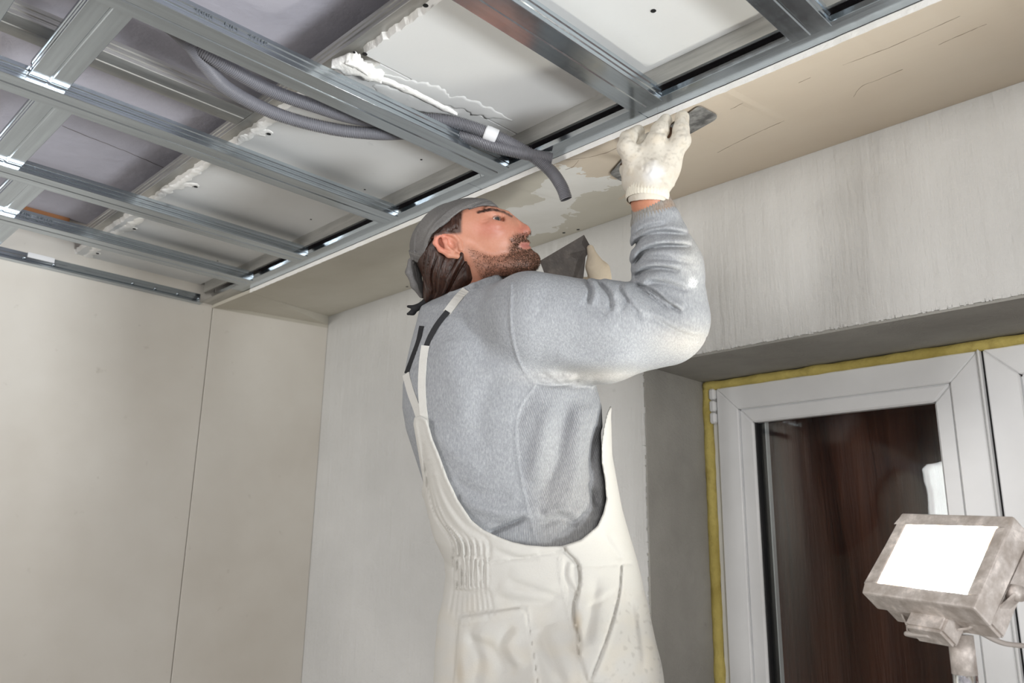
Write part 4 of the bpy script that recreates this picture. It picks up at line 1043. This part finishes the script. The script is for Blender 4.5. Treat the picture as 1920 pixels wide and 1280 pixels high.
# ------------------------------------------------------------------ bib overalls
OV = Sheet(700, 1380, 600, 1500)
edge_pts = [(801, 786), (811, 822), (825, 856), (840, 897), (858, 935), (884, 975), (905, 992), (932, 1005), (958, 1015), (985, 1021), (1020, 1024), (1055, 1023), (1090, 1011), (1120, 986), (1131, 962), (1137, 936), (1134, 900), (1128, 866), (1128, 830), (1132, 800), (1138, 775), (1146, 757)]
BIB = [(788, 778)] + edge_pts + [(1200, 757), (1320, 1000), (1320, 1600), (640, 1600), (640, 1010), (780, 960), (794, 905), (787, 865), (775, 795), (777, 782)]
EDGE = OV.poly(BIB)
OV.img -= 0.0
for i in range(13):                                                    # long gathers running up to the straps
    t = i / 12; x0 = 852 + 64 * t; x1 = 793 + 22 * t; xm = 818 + 55 * t
    OV.stroke([(x1, 830 + 60 * t), ((x1 + xm) / 2 - 3, 905 + 40 * t), (xm, 965 + 22 * t), (x0 - 3, 1015), (x0, 1052)], (-5.0, 5.0)[i % 2] * random.uniform(.7, 1.1), 2.8 + 1.8 * t)
for i in range(17):                                                    # elasticated back: short pleats
    x = 850 + 66 * i / 16; a = (-3.0, 3.0)[i % 2]
    OV.stroke([(x, 1044), (x + random.uniform(-2, 2), 1062), (x + random.uniform(-2, 2), 1082), (x + 1, 1106)], a, 2.0)
    if i % 2 == 0: OV.stroke([(x, 1104), (x - 4 + i * .6, 1130), (x - 8 + i * 1.1, 1150 + 6 * (i % 3))], -2.6, 2.4)
OV.stroke([(846, 1046), (880, 1042), (918, 1048)], -2, 3); OV.stroke([(846, 1106), (880, 1108), (918, 1102)], -2.5, 3)
OV.stroke([(918, 1052), (919, 1080), (918, 1104)], 2.5, 3, False)
OV.stroke([(912, 1058), (960, 1048), (1010, 1040), (1058, 1034)], -3, 2.2, False); OV.stroke([(1072, 1062), (1130, 1060), (1184, 1056)], -2.6, 2.0, False)
OV.stroke([(1048, 1046), (1052, 1090), (1062, 1135), (1078, 1200), (1092, 1290)], 2.2, 1.8, False); OV.stroke([(1054, 1046), (1058, 1090), (1068, 1135), (1084, 1200), (1098, 1290)], 2.2, 1.8, False)
OV.raise_poly([(1058, 1022), (1064, 1034), (1080, 1048), (1088, 1062), (1090, 1085), (1086, 1110), (1080, 1130), (1080, 1160), (1089, 1195), (1088, 1226), (1104, 1280), (1300, 1300), (1300, 757), (1110, 757), (1110, 960), (1090, 1011)], 6.5, 1.6)
OV.stroke([(1056, 1022), (1063, 1037), (1078, 1052), (1085, 1068), (1087, 1088), (1083, 1112), (1077, 1132), (1077, 1160), (1086, 1195), (1085, 1228)], -5, 2.0, False)
OV.fold([(1064, 1050), (1060, 1078), (1070, 1100), (1084, 1118)], 3.5, 5); OV.fold([(1100, 1140), (1130, 1125), (1160, 1105)], 1.8, 6)
OV.raise_poly([(862, 1157), (920, 1148), (976, 1139), (986, 1150), (998, 1220), (1012, 1320), (846, 1320), (856, 1220)], 5.0, 0.9)
OV.stroke([(862, 1172), (920, 1163), (978, 1154)], -1.8, 1.6, False); OV.stroke([(990, 1138), (1001, 1215), (1016, 1310)], 2.6, 1.8, False); OV.stroke([(860, 1152), (920, 1144), (978, 1135)], -2.0, 2.0, False)
OV.stroke([(1164, 1062), (1160, 1110), (1148, 1160), (1132, 1210), (1112, 1262), (1102, 1290)], -5, 2.2, False); OV.stroke([(1169, 1062), (1166, 1110), (1155, 1162), (1139, 1213), (1119, 1266)], 2.2, 3, False)
for pts, a, s_ in (([(880, 1200), (920, 1215), (950, 1260)], 2.5, 9), ([(960, 1170), (940, 1210), (965, 1260)], 2.5, 8), ([(930, 1120), (980, 1130), (1040, 1130)], 2.2, 9), ([(950, 1090), (1000, 1105), (1050, 1120)], 2, 7),
                   ([(856, 1170), (852, 1220), (858, 1290)], 1.5, 6), ([(1010, 1180), (1030, 1230), (1060, 1290)], 2.2, 10), ([(1180, 1120), (1190, 1180), (1200, 1260)], 2.4, 8),
                   ([(1120, 1080), (1110, 1150), (1100, 1210)], 2, 9), ([(925, 1030), (970, 1045), (1010, 1045)], 1.6, 5), ([(1130, 1000), (1150, 1030), (1165, 1050)], 1.5, 6), ([(880, 1185), (900, 1240), (890, 1290)], 2, 8)):
    OV.fold(pts, a * 1.9, s_ * 1.35)
def hem(o): return np.clip(1.6 - np.abs(-o - 6.0) / 2.4, 0, 1)
OV.img += 1.6 * np.clip(1.0 - np.abs(-EDGE - 4.0) / 4.5, 0, 1)
def build_overalls():
    f = Field((730, 745, -500), (1270, 1560, 170), 2.6)
    trunk(f, HIPS, 8.0, bot=640 + (1480 - 640) * sc(wc(1480)))
    for sg in (1, -1):
        h, k, a = leg_pts(sg); f.cone(h, h + DOWN * 300, 116, 104, 45)
    f.displace(OV.img, OV.lo, 1.0, lambda y: wc(y) + 20, 40, 34)
    f.ripple(1.0, 30, 8)
    # cut along the bib edge (same cut on both sides of the body)
    X, Y = f.apparent()
    xx = np.clip(X - OV.lo[0], 0, OV.img.shape[0] - 1.01); yy = np.clip(Y - OV.lo[1], 0, OV.img.shape[1] - 1.01); xx, yy = np.broadcast_arrays(xx, yy)
    u = xx.astype(np.int32); v = yy.astype(np.int32); fx = (xx - u).astype(np.float32); fy = (yy - v).astype(np.float32)
    e = (EDGE[u, v] * (1 - fx) + EDGE[u + 1, v] * fx) * (1 - fy) + (EDGE[u, v + 1] * (1 - fx) + EDGE[u + 1, v + 1] * fx) * fy
    f.F = np.maximum(f.F, e.astype(np.float32)); return f
OF = build_overalls(); V_, Q_ = OF.mesh(1); xa, ya = app(V_); white = np.array(srgb(198, 196, 190)[:3]); Co = np.tile(white, (len(V_), 1))
rn = np.array([mnoise.noise((x * .03, y * .03, 2)) for x, y in zip(xa, ya)]); rn2 = np.array([mnoise.noise((x * .12, y * .10, 5)) for x, y in zip(xa, ya)])
Co = blend(Co, np.clip(rn * .6 + .1, 0, .45) * np.clip((ya - 1080) / 120, 0, 1), srgb(206, 198, 182)[:3])
Co = blend(Co, np.clip((rn2 - .25) * 1.5, 0, .35) * np.clip((xa - 1120) / 40, 0, 1) * np.clip((ya - 1090) / 60, 0, 1), srgb(150, 146, 140)[:3])
Co = blend(Co, .6 * np.clip(1 - np.hypot((xa - 1083) / 12, (ya - 1165) / 26), 0, 1) + .4 * gauss(xa, ya, 862, 1260, 10, 30), srgb(190, 172, 142)[:3])
ovo = np_mesh('overalls', V_, Q_, MT['drill'], person, {'col': Co})
# trouser legs and boots below the frame
f = Field((640, 1500, -560), (1300, 2420, 230), 10)
for sg in (1, -1):
    h, k, a = leg_pts(sg); f.chain([h + DOWN * 230, k, a + DOWN * 20], [104, 84, 52], 0, kin=30)
V_, Q_ = f.mesh(2); np_mesh('trouser_leg', V_, Q_, MT['drill'], person, {'col': np.tile(white, (len(V_), 1))})
for sg in (1, -1):
    h, k, a = leg_pts(sg); f = Field(np.minimum(a, a + FACE * 180) - 110, np.maximum(a, a + FACE * 180) + 110, 7)
    f.cone(a - DOWN * 60, a + DOWN * 25, 52, 55, 0); f.cone(a + DOWN * 35 - FACE * 20, a + FACE * 165 + DOWN * 40, 46, 38, 20)
    d0 = float((a + DOWN * 75) @ DOWN); f.F = np.maximum(f.F, f.ax[0][:, None, None] * DOWN[0] + f.ax[1][None, :, None] * DOWN[1] + f.ax[2][None, None, :] * DOWN[2] - d0).astype(np.float32)
    V_, Q_ = f.mesh(1); np_mesh('boot', V_, Q_, MT['elastic'], person)
# straps: flat bands lying on the back
def band(name, pts, width, mat, parent, fld, col=None, lift=2.5, th=1.6, n=26):
    P = [tuple(p) for p in spline([(a, b, 0) for a, b in pts], n)]; vs, fs = [], []
    raw = [fld.surf(p[0], p[1]) for p in P]
    for i in range(len(raw)): raw[i] = np.array(raw[i], float)
    ws = [p[2] for p in raw]; ws = [np.median(ws[max(0, i - 2):i + 3]) for i in range(len(ws))]
    cen = []
    for i in range(len(P)):
        j = (max(0, i - 2), min(len(P), i + 3)); cen.append(np.array(A3(P[i][0], P[i][1], float(np.mean(ws[j[0]:j[1]]))), float))
    for i, c in enumerate(cen):
        t = cen[min(i + 1, len(cen) - 1)] - cen[max(i - 1, 0)]; t /= np.linalg.norm(t) + 1e-9
        o = np.array(fld.surf(P[i][0] + 3, P[i][1]), float) - np.array(fld.surf(P[i][0] - 3, P[i][1]), float); o[1] = 0
        nrm = np.array([-.35, 0, -.93]); s = np.cross(nrm, t); s /= np.linalg.norm(s); nrm = np.cross(t, s); nrm = nrm if nrm[2] < 0 else -nrm
        for a, b in ((-1, 0), (1, 0), (1, 1), (-1, 1)): vs.append(c + s * a * width / 2 + nrm * (lift + b * th - (1 - b) * 3))
    for i in range(len(cen) - 1):
        for k in range(4): fs.append((i * 4 + k, i * 4 + (k + 1) % 4, (i + 1) * 4 + (k + 1) % 4, (i + 1) * 4 + k))
    fs.append((3, 2, 1, 0)); b = (len(cen) - 1) * 4; fs.append((b, b + 1, b + 2, b + 3))
    V = np.array(vs); return np_mesh(name, V, np.array(fs), mat, parent, {'col': np.tile(white if col is None else col, (len(V), 1))}, smooth=False)
band('strap', [(874, 545), (858, 562), (838, 588)], 15, MT['drill'], person, SWF)
band('strap_elastic', [(840, 585), (822, 608), (808, 632), (799, 655)], 10, MT['elastic'], person, SWF)
band('strap', [(799, 648), (795, 680), (793, 720), (795, 760), (800, 800)], 14, MT['drill'], person, SWF, lift=3.5)
band('strap_elastic', [(792, 612), (786, 640), (776, 668), (764, 700)], 9, MT['elastic'], person, SWF)
band('strap', [(763, 702), (772, 735), (783, 765), (794, 800)], 14, MT['drill'], person, SWF)

# ------------------------------------------------------------------ right glove, closed on the trowel
def build_glove():
    f = Field((1120, 190, -175), (1320, 400, -10), 1.5)
    f.ell(A3(1221, 318, -108), (50 * .93, 53 * .93, 24), 0, rot=.15)
    f.ell(A3(1240, 300, -108), (36, 36, 20), 14); f.ell(A3(1194, 320, -106), (24, 40, 22), 12)
    f.cone(A3(1214, 362, -118), A3(1218, 335, -112), 35, 36, 14)
    g = lambda L: [A3(*p) for p in L]
    f.chain(g([(1188, 304, -112), (1174, 276, -118), (1178, 259, -104), (1197, 246, -84)]), [17, 15, 14, 11.5], 7)
    f.chain(g([(1228, 296, -112), (1229, 264, -116), (1237, 244, -102), (1248, 226, -86)]), [18, 15.5, 14.5, 12], 7)
    f.chain(g([(1256, 294, -110), (1277, 264, -118), (1277, 243, -110), (1279, 221, -96)]), [18, 16.5, 13, 12.8], 9)
    f.chain(g([(1210, 296, -98), (1206, 272, -88), (1218, 258, -72)]), [15, 13, 10], 8)
    f.chain(g([(1186, 345, -98), (1176, 318, -72), (1192, 302, -58)]), [17, 13, 11], 10)
    sh = Sheet(1120, 1320, 190, 400)
    sh.stroke([(1176, 262), (1190, 264)], -1.4, 2.2); sh.stroke([(1222, 248), (1244, 250)], -1.4, 2.2); sh.stroke([(1270, 250), (1290, 252)], -1.6, 2.4)
    sh.stroke([(1208, 300), (1204, 320), (1186, 312)], -1.5, 3); sh.stroke([(1246, 288), (1242, 304)], -1.8, 3)
    for k in range(26):
        x, y = random.uniform(1168, 1275), random.uniform(225, 355); a = random.uniform(0, 3.1)
        sh.stroke([(x, y), (x + 9 * math.cos(a), y + 9 * math.sin(a)), (x + 16 * math.cos(a + .6), y + 16 * math.sin(a + .6))], random.choice((-1.2, 1.0, 1.2)), random.uniform(1.8, 3.4))
    sh.raise_poly([(1203, 316), (1222, 300), (1250, 290), (1268, 318), (1262, 350), (1240, 356), (1225, 345), (1216, 330)], 1.5, 3)
    f.displace(sh.img, sh.lo, 1.0, -70, 12); f.ripple(.5, 7, 4); return f
V_, Q_ = build_glove().mesh(1); xa, ya = app(V_); Cg = np.tile(np.array(srgb(204, 197, 184)[:3]), (len(V_), 1))
gn = np.array([mnoise.noise((x * .07, y * .07, w * .07)) for x, y, w in V_]); gn2 = np.array([mnoise.noise((x * .2, y * .2, 3 + w * .2)) for x, y, w in V_])
Cg = blend(Cg, np.clip(gn * .9, 0, .5), srgb(196, 184, 164)[:3]); Cg = blend(Cg, np.clip((gn2 - .15) * 1.0, 0, .3) * (ya < 310), srgb(150, 142, 130)[:3])
Cg = blend(Cg, .9 * np.clip(1.25 - np.hypot((xa - 1226) / 20, (ya - 322) / 22) + gn * .5, 0, 1) * (ya > 300), srgb(226, 226, 226)[:3])
np_mesh('glove', V_, Q_, MT['glove'], person, {'col': Cg})
ribbed('glove_cuff', [A3(1213, 376, -119), A3(1214, 366, -117), A3(1217, 354, -114)], [40 * .93, 39.5 * .93, 37], 40, 0.7, 5, MT['glove'], lambda V: np.tile(np.array(srgb(222, 216, 200)[:3]), (len(V), 1)), person)
# left glove behind the raised arm, holding the filling knife
f = Field((1040, 430, 40), (1190, 640, 190), 1.8)
f.ell(A3(1118, 545, 112), (30, 36, 24), 0); f.cone(A3(1118, 575, 112), A3(1118, 550, 112), 30, 30, 8)
f.chain([A3(1128, 532, 100), A3(1128, 505, 90), A3(1113, 486, 88), A3(1107, 466, 92)], [17, 15, 12, 8], 8)
f.chain([A3(1124, 520, 96), A3(1112, 500, 88)], [22, 15], 8)
for i in range(4):
    y = 528 + i * 16; f.chain([A3(1122, y, 128), A3(1094, y + 2, 134), A3(1078, y + 4, 120), A3(1084, y + 4, 106)], [12, 11, 10.5, 9], 6)
f.ripple(.6, 8, 6); V_, Q_ = f.mesh(1); np_mesh('glove', V_, Q_, MT['glove'], person, {'col': np.tile(np.array(srgb(214, 200, 178)[:3]), (len(V_), 1))})

# ------------------------------------------------------------------ tools held in the hands
def mat_smear(name, c1, c2, metal, rough):
    n = NT(name); a = n.noise(38, 5, 0.65); c = n.ramp(a, [(0.38, c1), (0.55, c2), (0.72, tuple(min(1, x * 1.6) for x in c2[:3]) + (1,))]); n.bump(a, .4, .002)
    return n.set(Base_Color=c, Metallic=metal, Roughness=rough)
MT['trowel'] = mat_smear('smeared_trowel_steel', srgb(86, 86, 86), srgb(140, 140, 138), 0.3, 0.5)
MT['knife'] = mat_smear('unlit_knife_steel', srgb(70, 64, 60), srgb(78, 72, 67), 0.2, 0.45)  # the blade's lack of light is put into its dark colour
MT['darkwood'] = mat_plaster('plaster_stained_handle', srgb(62, 42, 32), srgb(96, 70, 52), 20, 0.4, 80, 0.7)
def rounded(pts, r):
    out = []
    for i in range(len(pts)):
        p, a, b = pts[i], pts[i - 1], pts[(i + 1) % len(pts)]; da, db = (a - p), (b - p); q = min(r, da.length * .45, db.length * .45)
        s, e = p + da.normalized() * q, p + db.normalized() * q
        for k in range(5): t = k / 4; out.append(s * (1 - t) ** 2 + p * 2 * t * (1 - t) + e * t * t)
    return out
tb = [on_soffit(x, y, 0.0025) for x, y in ((1311, 195), (1345, 213), (1342, 221), (1290, 250), (1166, 338), (1143, 323), (1166, 297))]
ctr = sum(tb, Vector()) / len(tb)
trw = empty('finishing_trowel', ctr, 'smeared steel finishing trowel pressed to the soffit by the raised gloved hand', 'trowel')
prism('blade', rounded(tb, 0.012), (0, 0.00018, -0.0012), MT['trowel'], trw)
ha, hb = W1(A3(1168, 316, -72)), W1(A3(1262, 246, -66))
tube('handle', spline([ha, ha.lerp(hb, .3), ha.lerp(hb, .7), hb], 9), [.009, .012, .0135, .0135, .0125, .0135, .0135, .012, .009], MT['darkwood'], trw, 14)
mid = ha.lerp(hb, .5)
tube('shank', [hb.lerp(ha, .12), hb.lerp(ha, .12) + Vector((0.004, .004, .012)), on_soffit(1262, 250, 0.004)], .0045, MT['trowel'], trw, 8)
tube('shank', [ha.lerp(hb, .12), ha.lerp(hb, .12) + Vector((0.004, .004, .012)), on_soffit(1190, 300, 0.004)], .0045, MT['trowel'], trw, 8)
kp = [W1(A3(x, y, w)) for x, y, w in ((1012, 489, 112), (1095, 440, 98), (1109, 465, 96), (1098, 482, 100), (1094, 520, 106), (1082, 548, 110), (1066, 552, 112), (1038, 536, 112), (1022, 516, 113))]
kn = empty('filling_knife', sum(kp, Vector()) / len(kp), 'wide filling knife, coloured as unlit, held by the left hand behind the raised sleeve', 'filling knife')
prism('blade', kp, Vector(M3[2]) * 0.0012, MT['knife'], kn)
tube('handle', [W1(A3(1074, 545, 112)), W1(A3(1084, 570, 114)), W1(A3(1094, 600, 116)), W1(A3(1100, 622, 118))], [.008, .013, .014, .011], MT['darkwood'], kn, 12)

# ------------------------------------------------------------------ corrugated conduits
MT['conduit'] = mat_plain('grey_conduit_plastic', srgb(122, 122, 128), 0.42)
MT['tape'] = mat_plain('white_tape', srgb(232, 233, 235), 0.6)
def conduit(pts, label):
    P = spline(pts, 9000); step = 0.00072; Q = [P[0]]; acc = 0
    for i in range(8999):
        acc += (P[i + 1] - P[i]).length
        if acc >= step: Q.append(P[i + 1]); acc = 0
    n = len(Q); rad = [(0.0121, 0.0121, 0.0102, 0.0103)[i % 4] for i in range(n)]
    for i in range(n - 3, n): rad[i] = 0.0114
    o = tube('conduit', Q, rad, MT['conduit'], None, 16, False)
    m = o.modifiers.new('wall', 'SOLIDIFY'); m.thickness = 0.0011; m.offset = -1
    tag(o, label, 'conduit', 'conduits over the printed profile'); return o, P
cB, pathB = conduit([hz(250, 8, .835), hz(300, 38, .825), hz(350, 72, .806), hz(400, 108, .783), hz(500, 166, .774), hz(600, 202, .772), hz(665, 221, .778), hz(730, 228, .789), hz(800, 224, .789), hz(860, 231, .787), hz(925, 254, .768), hz(985, 284, .746), hz(1030, 318, .715), hz(1052, 348, .682), hz(1062, 374, .656)],
             'longer grey corrugated conduit whose open end droops below the ceiling edge')
cA, pathA = conduit([hz(230, -5, .80), hz(300, 36, .798), hz(348, 76, .793), hz(385, 122, .780), (hz(430, 168, .770)), hz(520, 214, .762), hz(620, 241, .760), hz(700, 250, .768), hz(760, 250, .786), hz(820, 247, .785), hz(875, 257, .770), hz(920, 272, .753), hz(970, 285, .742), hz(1034, 298, .736)],
             'shorter grey corrugated conduit ending under the edge channel beside the longer one')
tc_ = hz(920, 253, .7695); i0 = min(range(len(pathB)), key=lambda i: (pathB[i] - tc_).length); tp = [pathB[i0 + k * 28] for k in range(-4, 5)]
bm = bmesh.new(); tube_bm(bm, tp, [.0136, .0140, .0137, .0141, .0138, .0141, .0137, .0140, .0136], 18, False)
for v in bm.verts:
    v.co += Vector((mnoise.noise(v.co * 90), mnoise.noise(v.co * 90 + Vector((5, 0, 0))), mnoise.noise(v.co * 70))) * 0.0009
t_ = from_bm('tape', bm, MT['tape'], cB, True); m = t_.modifiers.new('w', 'SOLIDIFY'); m.thickness = 0.0006
bm = bmesh.new(); box_bm(bm, 0, .016, 0, .012, 0, .0008)
for v in bm.verts: v.co = hz(912, 268, .757) + Vector((v.co.x * .9, v.co.y, v.co.z + .3 * v.co.x))
from_bm('tape', bm, MT['tape'], cB)

# ------------------------------------------------------------------ flood lamp on its stand
def mat_emit(name, c, s):
    n = NT(name); n.t.nodes.remove(n.b); e = n.new('ShaderNodeEmission'); e.inputs[0].default_value = c; e.inputs[1].default_value = s
    n.l(e.outputs[0], n.t.nodes['Material Output'].inputs[0]); return n.m
MT['lampglow'] = mat_emit('lit_halogen_reflector', (1.0, 0.94, 0.86, 1), 230)
MT['lampbody'] = mat_smear('splashed_glow_aluminium', srgb(178, 168, 160), srgb(206, 198, 192), 0.15, 0.45)  # lamp glow is put into this pale, warm body colour
MT['chrome'] = mat_metal('chrome_pole', (0.8, 0.8, 0.8, 1), 0.14, (20, 20, 4), 0.1)
MT['whitebox'] = mat_plain('warm_white_reflector', srgb(240, 216, 180), 0.5)
MT['cable'] = mat_plain('dusty_white_cable', srgb(196, 188, 182), 0.5)
def c2w(v): return Vector(M3[0] * v[0] + M3[1] * v[1] + M3[2] * v[2])
LC = c2w((0.58512, -0.29709, 1.15)) + Vector((0, 0, ZC))
LU = c2w((0.07448, 0.02863, -0.1592)).normalized(); LV = c2w((0.08621, 0.10362, 0.05896)).normalized()
LV = (LV - LU * LU.dot(LV)).normalized(); LN = LU.cross(LV)
if LN.z < 0: LN = -LN
LW, LH = 0.178 / 2, 0.147 / 2
lamp = empty('flood_lamp', LC, 'lit square flood lamp on a chrome stand in front of the dark window', 'work lamp')
def lp(a, b, c): return LC + LU * a + LV * b + LN * c
def lbox(name, a0, a1, b0, b1, c0, c1, mat, bev=0.0, top=1.0):
    bm = bmesh.new(); v = box_bm(bm, a0, a1, b0, b1, c0, c1)
    for q in v:
        if top != 1.0 and abs(q.co.z - c0) < 1e-9: q.co.x *= top; q.co.y *= top
    if bev: bevel(bm, bev, 2)
    for q in bm.verts: q.co = lp(*q.co)
    bmesh.ops.recalc_face_normals(bm, faces=bm.faces)
    return from_bm(name, bm, mat, lamp)
RIM = 0.019
bm = bmesh.new()
for a0, a1, b0, b1 in ((-LW, LW, LH - RIM, LH), (-LW, LW, -LH, -LH + RIM), (-LW, -LW + RIM, -LH + RIM, LH - RIM), (LW - RIM, LW, -LH + RIM, LH - RIM)):
    box_bm(bm, a0, a1, b0, b1, -0.039, 0.0)
bmesh.ops.remove_doubles(bm, verts=bm.verts, dist=1e-6)
for q in bm.verts: q.co = lp(*q.co)
bmesh.ops.recalc_face_normals(bm, faces=bm.faces)
o = from_bm('bezel', bm, MT['lampbody'], lamp); m = o.modifiers.new('b', 'BEVEL'); m.width = 0.003; m.segments = 2
lbox('glass_cover', -LW + RIM - .001, LW - RIM + .001, -LH + RIM - .001, LH - RIM + .001, -0.008, -0.005, MT['glass'])
iw, ih = LW - RIM, LH - RIM                                        # reflector: flared tray around a lit back
bm = bmesh.new(); R0 = [bm.verts.new((a * iw, b * ih, -0.009)) for a, b in ((-1, -1), (1, -1), (1, 1), (-1, 1))]; R1 = [bm.verts.new((a * iw * .66, b * ih * .62, -0.036)) for a, b in ((-1, -1), (1, -1), (1, 1), (-1, 1))]
for i in range(4): bm.faces.new((R0[i], R0[(i + 1) % 4], R1[(i + 1) % 4], R1[i]))
for q in bm.verts: q.co = lp(*q.co)
from_bm('reflector', bm, MT['whitebox'], lamp)
lbox('lit_reflector_back', -iw * .66, iw * .66, -ih * .62, ih * .62, -0.0378, -0.0355, MT['lampglow'])
lbox('housing', -LW * .93, LW * .93, -LH * .93, LH * .93, -0.075, -0.0385, MT['lampbody'], 0.004, 0.80)
for k in range(5): lbox('cooling_fin', -LW * .7, LW * .7, -LH * .6 + k * .022, -LH * .6 + k * .022 + .003, -0.088, -0.074, MT['lampbody'])
for s in (-1, 1):                                                  # stirrup
    bm = bmesh.new(); bmesh.ops.create_cone(bm, cap_ends=True, segments=14, radius1=.011, radius2=.010, depth=.014)
    rot = LU.to_track_quat('Z', 'Y').to_matrix().to_4x4(); bm.transform(Matrix.Translation(lp(s * (LW + .004), -.012, -.05)) @ rot); from_bm('pivot_bolt', bm, MT['lampbody'], lamp, True)
pv = lp(0, -.012, -.05); low = hd(1800, 1184, 1.125)
sl, sr_ = pv - LU * (LW + .010), pv + LU * (LW + .010)
def strip(name, pts, wdir, w, th, mat):
    bm = bmesh.new(); wd_ = Vector(wdir).normalized(); pr = None
    for i, p in enumerate(pts):
        t = (pts[min(i + 1, len(pts) - 1)] - pts[max(i - 1, 0)]).normalized(); n = t.cross(wd_).normalized()
        r = [bm.verts.new(p + wd_ * a * w / 2 + n * b * th / 2) for a, b in ((-1, -1), (1, -1), (1, 1), (-1, 1))]
        if pr:
            for k in range(4): bm.faces.new((pr[k], pr[(k + 1) % 4], r[(k + 1) % 4], r[k]))
        else: bm.faces.new(r[::-1])
        pr = r
    bm.faces.new(pr); bmesh.ops.recalc_face_normals(bm, faces=bm.faces); return from_bm(name, bm, mat, lamp)
wdir = LU.cross(Vector((0, 0, 1)))
lc_, rc_ = hd(1712, 1188, 1.165), hd(1846, 1172, 1.085); cb = lc_.lerp(rc_, .12); dn = Vector((0, 0, .004))
strip('stirrup', [sl, sl.lerp(lc_, .5), lc_ + dn * 3, lc_ + dn, cb - dn * .5, lc_.lerp(rc_, .85) - dn * .5, rc_ + dn, rc_ + dn * 3, rc_.lerp(sr_, .5), sr_], wdir, 0.022, 0.003, MT['lampbody'])
lbox('junction_box', -.03, .03, -LH - .022, -LH + .01, -.07, -.032, MT['lampbody'], .004)
pb = low - Vector((0, 0, .004))
tube('clamp', [pb, pb - Vector((0, 0, .05))], [.016, .016], MT['lampbody'], lamp, 14)
tube('pole', [pb - Vector((0, 0, .04)), pb - Vector((0, 0, .10))], .0155, MT['chrome'], lamp, 18)
tube('pole_collar', [pb - Vector((0, 0, .095)), pb - Vector((0, 0, .15))], .022, MT['gasket'], lamp, 16)
tube('pole', [pb - Vector((0, 0, .14)), Vector((pb.x, pb.y, 0.45))], .018, MT['chrome'], lamp, 18)
tube('hub', [Vector((pb.x, pb.y, 0.78)), Vector((pb.x, pb.y, 0.70))], .026, MT['gasket'], lamp, 14)
for k in range(3):
    a = 2.09 * k + .4; e = Vector((pb.x + .30 * math.cos(a), pb.y + .30 * math.sin(a) * .7, 0.012)); tube('leg', [Vector((pb.x, pb.y, 0.74)), e], .010, MT['chrome'], lamp, 10)
cst = lp(-.0, -LH - .02, -.05)
tube('cable', spline([cst, hd(1700, 1188, 1.16), hd(1765, 1196, 1.13), hd(1820, 1180, 1.12), hd(1880, 1205, 1.13), hd(1960, 1222, 1.16), hd(2080, 1300, 1.2), hd(2150, 1700, 1.2)], 60), .0036, MT['cable'], lamp, 8)

# ------------------------------------------------------------------ platform he stands on (below the frame)
px_, py_ = float(W1(HIP).x), float(W1(HIP).y)
fpts = [W1(leg_pts(s)[2] + FACE * 60) for s in (1, -1)]; fc = (fpts[0] + fpts[1]) / 2
plat = empty('work_platform', (fc.x, fc.y, 0), 'wooden work platform under the man below the picture', 'platform')
for k in range(4): box('plank', fc.x - .42, fc.x + .28, fc.y - .30 + k * .145, fc.y - .30 + k * .145 + .14, FOOT - .035 - ZC, FOOT - .001 - ZC, MT['wood'], plat, .002)
for a in (-.38, .24):
    box('bearer', fc.x + a - .02, fc.x + a + .02, fc.y - .30, fc.y + .27, FOOT - .105 - ZC, FOOT - .036 - ZC, MT['wood'], plat)
    for b in (-.28, .25): box('leg', fc.x + a - .02, fc.x + a + .02, fc.y + b - .02, fc.y + b + .02, -ZC, FOOT - .106 - ZC, MT['wood'], plat)
